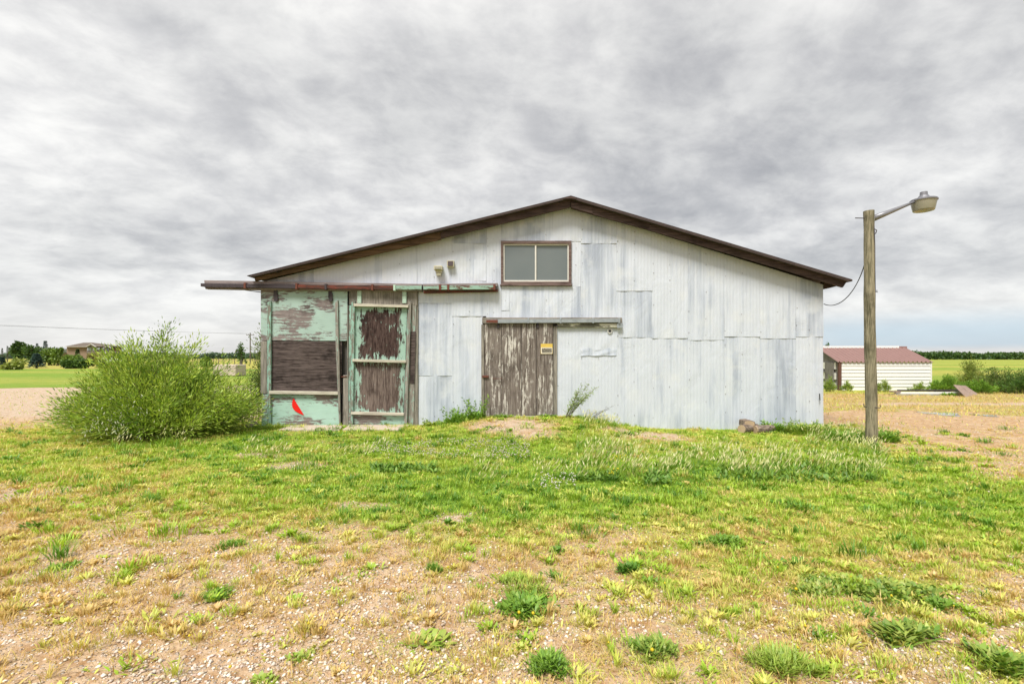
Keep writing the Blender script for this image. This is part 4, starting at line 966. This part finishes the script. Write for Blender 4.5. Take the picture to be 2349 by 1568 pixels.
# beams and leaning plywood in front of the shed
YB = 19.2
bs = 'long steel beams stacked on the ground by the shed'
for k, (x0, x1, yt, yb, dy, m, lab) in enumerate(((2062, 2212, 893.5, 897, .35, 'darkmetal', 'dark long beam at the back of the stack by the shed'), (2056, 2209, 899, 903, .1, 'whitecap', 'white long beam in the middle of the stack by the shed'), (2058, 2205, 904, 907.5, -.1, 'steel', 'grey long beam at the front of the stack by the shed'))):
    Yb = YB + dy; q0 = P(x0, yt, Yb); q1 = P(x1, yb, Yb); z = .02; h = .07
    o = MB().box((q0[0], Yb, q1[2]), (q1[0], Yb + .1, q0[2])).build('beam', M[m], None, bevel=.004, origin=(q0[0], Yb, q1[2])); tag(o, lab, 'beam', bs)
for k, (x0, x1, y, lab) in enumerate(((2041, 2060, 896, 'short plank sticking out at the top left of the beam stack'), (2040, 2061, 903, 'short plank sticking out at the low left of the beam stack'))):
    q = P(x0, y, YB + .2); q1 = P(x1, y + 3, YB + .2); o = MB().box((q[0], YB + .05, q1[2]), (q1[0], YB + .25, q[2])).build('plank', M['slabwood'], None, origin=q); tag(o, lab, 'plank')
a, b, c, d = P(2187, 882, 18.9), P(2215, 884, 19.8), P(2252, 909, 19.4), P(2215, 910, 18.3)
th = Vector((.0, .0, -.03)); vs = [Vector(p) for p in (a, b, c, d)]; o = obj('plywood_board', vs + [p + th for p in vs], [(0, 1, 2, 3), (7, 6, 5, 4), (0, 4, 5, 1), (1, 5, 6, 2), (2, 6, 7, 3), (3, 7, 4, 0)], M['slabwood'], None, origin=c)
tag(o, 'brown plywood board leaning on the end of the beam stack', 'board')
# puddle and pale slabs
M['water'] = mat('puddle_water', lambda T: pbsdf(T, (.25, .24, .2), .06, T.noise(objco(T), 6, 2), .05, .01, spec=.6))
def puddle(cx, cy, rx, ry, nm='puddle', m='water'):
    n = 40; vs = [(cx, cy, H1(cx, cy) + .012)]
    for i in range(n):
        t = 6.283 * i / n; r = 1 + .3 * math.sin(3 * t + 1) + .18 * math.sin(7 * t); x, y = cx + math.cos(t) * rx * r, cy + math.sin(t) * ry * r; vs.append((x, y, H1(cx, cy) + .012))
    o = obj(nm, vs, [(0, i + 1, (i + 1) % n + 1) for i in range(n)], M[m], None); o['kind'] = 'structure'
puddle(*gpt(2160, 950), .36, .42); puddle(*gpt(2262, 953), .22, .25)

RS = 'bushes by the field on the right'
for (x, Y, rx, h, c, lab) in ((2170, 20.5, .7, .65, (G1, G2), 'low bright green weeds behind the leaning plywood'), (2228, 22.5, .75, 1.35, ((.16, .24, .04), (.34, .38, .09)), 'airy yellow green bush behind the leaning plywood'),
                              (2290, 20.8, .95, 1.05, ((.08, .15, .03), (.24, .30, .07)), 'dense olive bush near the right edge'), (2345, 20.0, .9, .95, ((.06, .15, .03), (.16, .26, .05)), 'dark green bush cut by the right edge'), (2400, 21., 1., 1.0, ((.06, .15, .03), (.16, .26, .05)), 'dark green bush outside the right edge'),
                              (2240, 20.2, .8, .5, (G1, G2), 'leafy ground weeds at the foot of the airy bush')):
    shrub('bush', lab, 'bush', (x - 1174.5) * Y / F, Y, (rx, .7), h, 70, 75, .09, .026, c, group=RS, stemr=.008, base_r=.6)
for (x, Y, rx, h, lab) in ((1905, 21.2, .3, .6, 'tall weeds at the left corner of the shed'), (1945, 21.4, .35, .4, 'short weeds at the shed wall left of the pole'), (2028, 21, .4, .5, 'bright weeds at the shed wall right of the pole'), (2110, 21.4, .6, .35, 'low weeds between beams and shed wall')):
    shrub('wall_weed', lab, 'weed', (x - 1174.5) * Y / F, Y, (rx, .25), h, 26, 40, .09, .02, (G1, G3), group='weeds along the shed', base_r=.8)
weed('stubble_weed', 'small green weed on the beams', 'weed', 2178, 906, .25, .1, 80, .14, .03, (G1, G2), 18.9)

# ---------------------------------------------------------------- far things
def crown(Lf, cx, cy, cz, rx, ry, rz_, n, size, cols, lob=9):
    cc = [(cx + random.uniform(-.6, .6) * rx, cy + random.uniform(-.6, .6) * ry, cz + random.uniform(-.65, .7) * rz_, random.uniform(.28, .55)) for _ in range(lob)] + [(cx, cy, cz, .6)]
    for (x, y, z, k) in cc:
        m_ = n // len(cc); d = rng.normal(size=(m_, 3)); d /= np.linalg.norm(d, axis=1)[:, None]; d *= (rng.random(m_) ** .45)[:, None]
        p = np.array([x, y, z]) + d * np.array([rx, ry, rz_]) * k; a = rng.normal(size=(m_, 3)); a /= np.linalg.norm(a, axis=1)[:, None]; s_ = np.cross(a, rng.normal(size=(m_, 3))); s_ /= np.linalg.norm(s_, axis=1)[:, None]
        Lf.kites(p, a, s_, size * (.5 + rng.random(m_)), size * .8, jit(lerp(cols[0], cols[1], rng.random(m_) * .6 + .4 * random.random()), .15))
def tree(x, ytop, ybase, Y, wpx, label, cols, n=1300, group='trees by the far house', trunkfrac=.3):
    X = (x - 1174.5) * Y / F; top = EYE - (ytop - HZ) * Y / F; wd = wpx * Y / F / 2; t = thing('tree', (X, Y, 0), label, 'tree', group)
    tr = MB(); tr.tube([(X, Y, -.1), (X + .05, Y, top * .4), (X, Y, top * .8)], [.18, .12, .04], 6, False)
    for k in range(5): a = k * 1.3; tr.tube([(X, Y, top * (.25 + .08 * k)), (X + wd * .7 * math.cos(a), Y + wd * .7 * math.sin(a), top * (.45 + .1 * k))], [.07, .02], 4, False)
    tr.build('trunk', M['trunk'], t)
    Lf = Leaves(); zc_ = top * (.5 + trunkfrac * .12); crown(Lf, X, Y, zc_, wd, wd, top - zc_, n, .0042 * Y, cols, 12); Lf.build('crown', t, kind='stuff')
def conifer(x, ytop, Y, wpx, label, cols, group='trees by the far house', n=1500):
    X = (x - 1174.5) * Y / F; top = EYE - (ytop - HZ) * Y / F; wd = wpx * Y / F / 2; t = thing('spruce_tree', (X, Y, 0), label, 'tree', group)
    MB().tube([(X, Y, -.1), (X, Y, top)], [.14, .01], 6, False).build('trunk', M['trunk'], t)
    Lf = Leaves(); m_ = n; h = rng.random(m_) ** .8; tier = np.floor(h * 9) / 9; f = h * 9 - np.floor(h * 9); r = wd * (1 - tier) * (1 - .55 * f) * np.sqrt(rng.random(m_)) * 1.05
    a = rng.random(m_) * 6.28; p = np.stack([X + np.cos(a) * r, Y + np.sin(a) * r, .12 * top + h * .88 * top - .12 * r], -1)
    d = np.stack([np.cos(a), np.sin(a), -.15 + 0 * a], -1); s_ = np.stack([-np.sin(a), np.cos(a), .3 * rng.normal(size=m_)], -1)
    Lf.kites(p, d, s_, wd * .32, wd * .12, jit(lerp(cols[0], cols[1], rng.random(m_)), .2)); Lf.build('crown', t, kind='stuff')
BL = ((.05, .10, .085), (.15, .24, .20)); DG = ((.04, .09, .025), (.11, .19, .04)); MG = ((.09, .17, .03), (.22, .32, .06)); PG = ((.17, .21, .18), (.26, .3, .26))
conifer(5, 798, 150, 9, 'thin pale spruce at the far left edge of the picture', PG); conifer(17, 793, 150, 9, 'taller thin pale spruce second from the left edge', PG)
tree(41, 782, 830, 110, 34, 'tall dark bushy tree, highest left of the far house', DG, 2000); tree(74, 791, 830, 105, 32, 'dark tree in the middle of the row left of the far house', DG, 1700)
conifer(85, 787, 112, 14, 'slim blue green spruce tip behind the middle tree', BL); conifer(104, 781, 100, 20, 'rounded blue spruce rising just left of the pale roof', BL)
tree(112, 797, 832, 88, 30, 'mid green tree in front of the blue spruce', MG, 1500); tree(132, 797, 833, 85, 22, 'bright leaning tree in front of the pale roof', MG, 1200)
conifer(84, 810, 66, 36, 'nearer blue spruce with low skirt standing on the lawn', BL, n=2400); conifer(4, 818, 62, 26, 'blue spruce cut by the left edge of the picture', BL, n=1800)
conifer(178, 800, 95, 20, 'dark spruce in front of the far house wall', DG, n=1500)
def fbush(x, ytop, Y, wpx, label, cols):
    X = (x - 1174.5) * Y / F; top = max(.3, EYE - (ytop - HZ) * Y / F); wd = wpx * Y / F / 2; t = thing('bush', (X, Y, 0), label, 'bush', 'bushes on the far lawn'); Lf = Leaves(); crown(Lf, X, Y, top * .48, wd, wd * .8, top * .55, 1300, .005 * Y + .05, cols); Lf.build('foliage', t, kind='stuff')
    MB().tube([(X, Y, -.05), (X, Y, top * .6)], [.06, .02], 5, False).build('stem', M['trunk'], t)
fbush(35, 826, 58, 46, 'rounded yellow green bush between the two lawn spruces', ((.2, .26, .05), (.36, .38, .1))); fbush(160, 829, 64, 30, 'low dark green bush left of the lawn bush pair', DG); fbush(192, 823, 64, 34, 'dark green bush in front of the porch', DG)
fbush(168, 817, 78, 34, 'yellowish bush below the far house wall', MG); fbush(212, 814, 80, 34, 'tan blossoming bush in front of the house windows', ((.24, .24, .08), (.4, .34, .16))); fbush(236, 829, 62, 16, 'little dark bush half hidden by the willow shrub', DG)
fbush(152, 817, 90, 10, 'small reddish bush at the far house corner', ((.10, .03, .02), (.2, .06, .04)))
fbush(470, 820, 75, 26, 'green bush on the lawn behind the willow shrub', MG); fbush(276, 811, 120, 26, 'round dark bush right of the far house', DG)
tree(553, 789, 823, 60, 22, 'small thin tree left of the far utility pole', DG, 300, 'small trees behind the shrub')
tree(1903, 786, 822, 60, 18, 'dark tree top showing over the shed ridge by the barn', DG, 500, 'trees behind the shed'); tree(1922, 791, 822, 90, 10, 'tiny tree top right of the first one over the shed', DG, 300, 'trees behind the shed')

# far house
YH = 130.
def hc(x, y): return (x / 7.83 / 1.0204, (770 + y / 7.83) / 1.0204)
def hrect(name, m, par, x0, x1, y0, y1, Yf, d): a = hc(x0, y0); b = hc(x1, y1); return rect(name, m, par, a[0], b[0], a[1], b[1], Yf, d, 0)
def hpr(name, m, par, pts, Yf, d): return prism(name, m, par, [hc(*p) for p in pts], Yf, d, 0)
M['tan'] = flat('tan_siding', (.235, .165, .12), .8, var=.06, scale=.6); M['dtan'] = flat('grey_brown_siding', (.15, .13, .125), .8, var=.06); M['shroof'] = flat('brown_shingle_roof', (.13, .105, .085), .9, var=.15, scale=1)
M['trim'] = flat('pale_trim', (.5, .48, .44), .7, var=.05); M['hglass'] = flat('house_glass', (.22, .27, .32), .15, var=.3, scale=.3, spec=.5); M['greyroof'] = flat('pale_grey_roof', (.30, .31, .35), .6, var=.06)
hs = thing('house', P(205, 832, YH + 5), 'two storey brown house with hipped roof and porch far left', 'house')
hrect('wall', M['tan'], hs, 1225, 2005, 318, 600, YH, 4)
hrect('wall', M['dtan'], hs, 1590, 1745, 318, 440, YH - .5, 1)
hrect('wall', M['dtan'], hs, 1745, 1900, 330, 440, YH - .05, .5); hrect('wall', M['dtan'], hs, 1890, 2005, 330, 600, YH - .5, 1)
e = [hc(1180, 318), hc(2050, 330), hc(1700, 246), hc(1530, 243)]; Ya, Yb2 = YH - .7, YH + 4.6
v0 = P(*e[0], Ya); v1 = P(*e[1], Ya); zr = P(*e[2], (Ya + Yb2) / 2)[2]; ym = (Ya + Yb2) / 2; r0 = P(*e[3], ym); r1 = P(*e[2], ym); ze = v0[2]
obj('roof', [(v0[0], Ya, ze), (v1[0], Ya, ze), (v1[0], Yb2, ze), (v0[0], Yb2, ze), (r0[0], ym, zr), (r1[0], ym, zr)], [(0, 1, 5, 4), (1, 2, 5), (2, 3, 4, 5), (3, 0, 4), (3, 2, 1, 0)], M['shroof'], hs)
hrect('trim', M['trim'], hs, 1185, 1590, 317, 325, YH - .8, .1)
for (xa, xm, xb, yp, ye, yb) in ((1575, 1662, 1752, 268, 322, 330), (1885, 1965, 2035, 305, 345, 350)):
    g_ = hpr('gable', M['dtan'], hs, [(xa + 12, ye), (xm, yp + 8), (xb - 12, ye)], YH - .9, 4)
    hpr('trim', M['trim'], hs, [(xa, ye - 2), (xa, ye + 6), (xm, yp + 10), (xb, ye + 6), (xb, ye - 2), (xm, yp)], YH - 1.2, .3)
hpr('porch_roof', M['shroof'], hs, [(1740, 440), (2085, 440), (2010, 405), (1745, 405)], YH - 3, 2.5); hpr('trim', M['trim'], hs, [(1815, 438), (1815, 446), (1880, 408), (1945, 446), (1945, 438), (1880, 400)], YH - 3.4, .3)
for x in (1815, 1905, 1992): hrect('column', M['trim'], hs, x, x + 12, 440, 590, YH - 3, .3)
for (x0, x1, y0, y1) in ((1600, 1672, 338, 392), (1705, 1728, 340, 390), (1765, 1830, 343, 382), (1880, 1903, 345, 390), (1945, 1992, 343, 396), (1238, 1260, 460, 520), (1620, 1680, 450, 520)):
    wn = hrect('window', M['trim'], hs, x0, x1, y0, y1, YH - .6, .1)
    for k in range(2): xa = x0 + 4 + k * (x1 - x0 - 4) / 2; hrect('pane', M['hglass'], wn, xa, xa + (x1 - x0 - 12) / 2, y0 + 4, y1 - 4, YH - .65, .03)
hrect('door', M['black'], hs, 1840, 1875, 455, 560, YH - .1, .1)
hpr('step', M['concrete2'], hs, [(1745, 590), (1835, 590), (1840, 540), (1750, 540)], YH - 6, 2)
bn = thing('outbuilding', P(137, 832, 150), 'long low building with pale grey roof left of the house', 'building')
a = hc(905, 338); b = hc(1222, 428); z1 = P(0, a[1], 150)[2]; z0 = P(0, b[1], 146)[2]; xa, xb = P(a[0], 0, 150)[0], P(b[0], 0, 150)[0]
obj('roof', [(xa, 146, z0), (xb, 146, z0), (xb, 151, z1), (xa, 151, z1), (xb, 156, z0), (xa, 156, z0)], [(0, 1, 2, 3), (3, 2, 4, 5), (1, 4, 2), (0, 3, 5)], M['greyroof'], bn); MB().box((xa + .5, 146.5, 0), (xb - .5, 155.5, z0)).build('wall', M['tan'], bn)
# white car by the porch
cX = P(252, 0, 118)[0]; cr = thing('parked_car', (cX, 118, 0), 'white car parked right of the far house, half hidden by shrubs', 'car')
cpt = [(-2.2, .35), (2.2, .35), (2.25, .8), (1.6, .98), (1.0, 1.42), (-.9, 1.45), (-1.6, 1.0), (-2.2, .9)]
vs = [(cX + x, 117.1, z) for x, z in cpt] + [(cX + x, 118.9, z) for x, z in cpt]; n = 8
obj('body', vs, [tuple(range(n)), tuple(range(2 * n - 1, n - 1, -1))] + [(i, i + n, (i + 1) % n + n, (i + 1) % n) for i in range(n)], M['whitecap'], cr)
MB().box((cX - 1.2, 117.05, 1.02), (cX + 1.1, 117.1, 1.36)).build('window', M['hglass'], cr)
for x in (-1.35, 1.35):
    for y in (117.1, 118.8): MB().tube([(cX + x, y - .08, .34), (cX + x, y + .12, .34)], .34, 14).build('wheel', M['black'], cr)
# utility poles and wires
def upole(x, Y, ztop, label):
    X = (x - 1174.5) * Y / F; t = thing('utility_pole', (X, Y, 0), label, 'utility pole', 'utility poles'); MB().tube([(X, Y, -.1), (X, Y, ztop)], [.2, .14], 8).build('pole', M['trunk'], t); MB().box((X - 1.25, Y - .08, ztop - .75), (X + 1.25, Y + .08, ztop - .58)).build('crossarm', M['trunk'], t)
    for k in (-1.1, -.5, 1.1): MB().tube([(X + k, Y, ztop - .58), (X + k, Y, ztop - .3)], .06, 6).build('insulator', M['lampgrey'], t)
    return X
z1 = P(574, 763, 154)[2]; Xa = upole(574, 154, z1, 'thin utility pole with crossarm left of the barn'); Xb = upole(-300, 95, z1 + .1, 'utility pole carrying the wires beyond the left edge')
for k, nm in ((-1.1, 'upper overhead wire crossing the sky at the left'), (1.1, 'lower overhead wire crossing the sky at the left')):
    A = Vector((Xa + k, 154, z1 - .3)); Bv = Vector((Xb + k, 95 + (0 if k < 0 else -2), z1 - .2 - (0 if k < 0 else .35))); pts = [A.lerp(Bv, t) - Vector((0, 0, 1.2 * t * (1 - t))) for t in np.linspace(0, 1, 16)]
    o = MB().tube(pts, .018, 4).build('overhead_wire', M['cable'], None, origin=A); tag(o, nm, 'wire')
# field fence, concrete block
fc = thing('field_fence', P(510, 820, 105), 'low wooden rail fence in the field beyond the willow shrub', 'fence')
for k in range(14):
    X = P(440, 0, 105)[0] + k * 1.15; MB().box((X, 105, 0), (X + .1, 105.1, 1.15)).build('post', M['trunk'], fc)
X = P(440, 0, 105)[0]; MB().box((X, 104.96, .75), (X + 15.2, 105, .87)).build('rail', M['slabwood'], fc)
o = MB().rect(488, 541, 836, 862, 38, 1.5).build('concrete_block', M['concrete2'], None, bevel=.04, origin=P(515, 862, 38)); tag(o, 'large pale pinkish block on the lawn behind the shrub', 'block')

# far woods
def wood_line(name, label, x0, x1, Y, yt, n, cols, seedk):
    Lf = Leaves(); X0, X1 = P(x0, 0, Y)[0], P(x1, 0, Y)[0]; X = X0 + (X1 - X0) * rng.random(n)
    top = (EYE + (HZ - yt) * Y / F) * (.30 + 1.25 * fbm(X + seedk, X * 0, .07, 4) * .9 + .12 * fbm(X, X * 0 + 9, .45, 2)); Z = top * rng.random(n) ** .8; YY = Y + rng.random(n) * 14
    a = rng.normal(size=(n, 3)); a /= np.linalg.norm(a, axis=1)[:, None]; s_ = np.cross(a, rng.normal(size=(n, 3))); s_ /= np.linalg.norm(s_, axis=1)[:, None]
    Lf.kites(np.stack([X, YY, Z], -1), a, s_, Y * .0045, Y * .0035, jit(lerp(cols[0], cols[1], rng.random(n)), .25)); o = Lf.build(name, kind='stuff'); tag(o, label, 'woods')
wood_line('treeline', 'dark green far line of trees beyond the right field', 1980, 2700, 300, 808.5, 14000, ((.03, .08, .02), (.10, .17, .04)), 5)
wood_line('treeline', 'bluish far wood on the horizon at the left', -700, 640, 420, 811.5, 22000, ((.08, .14, .09), (.15, .22, .14)), 50)
print('objects', len(bpy.data.objects))
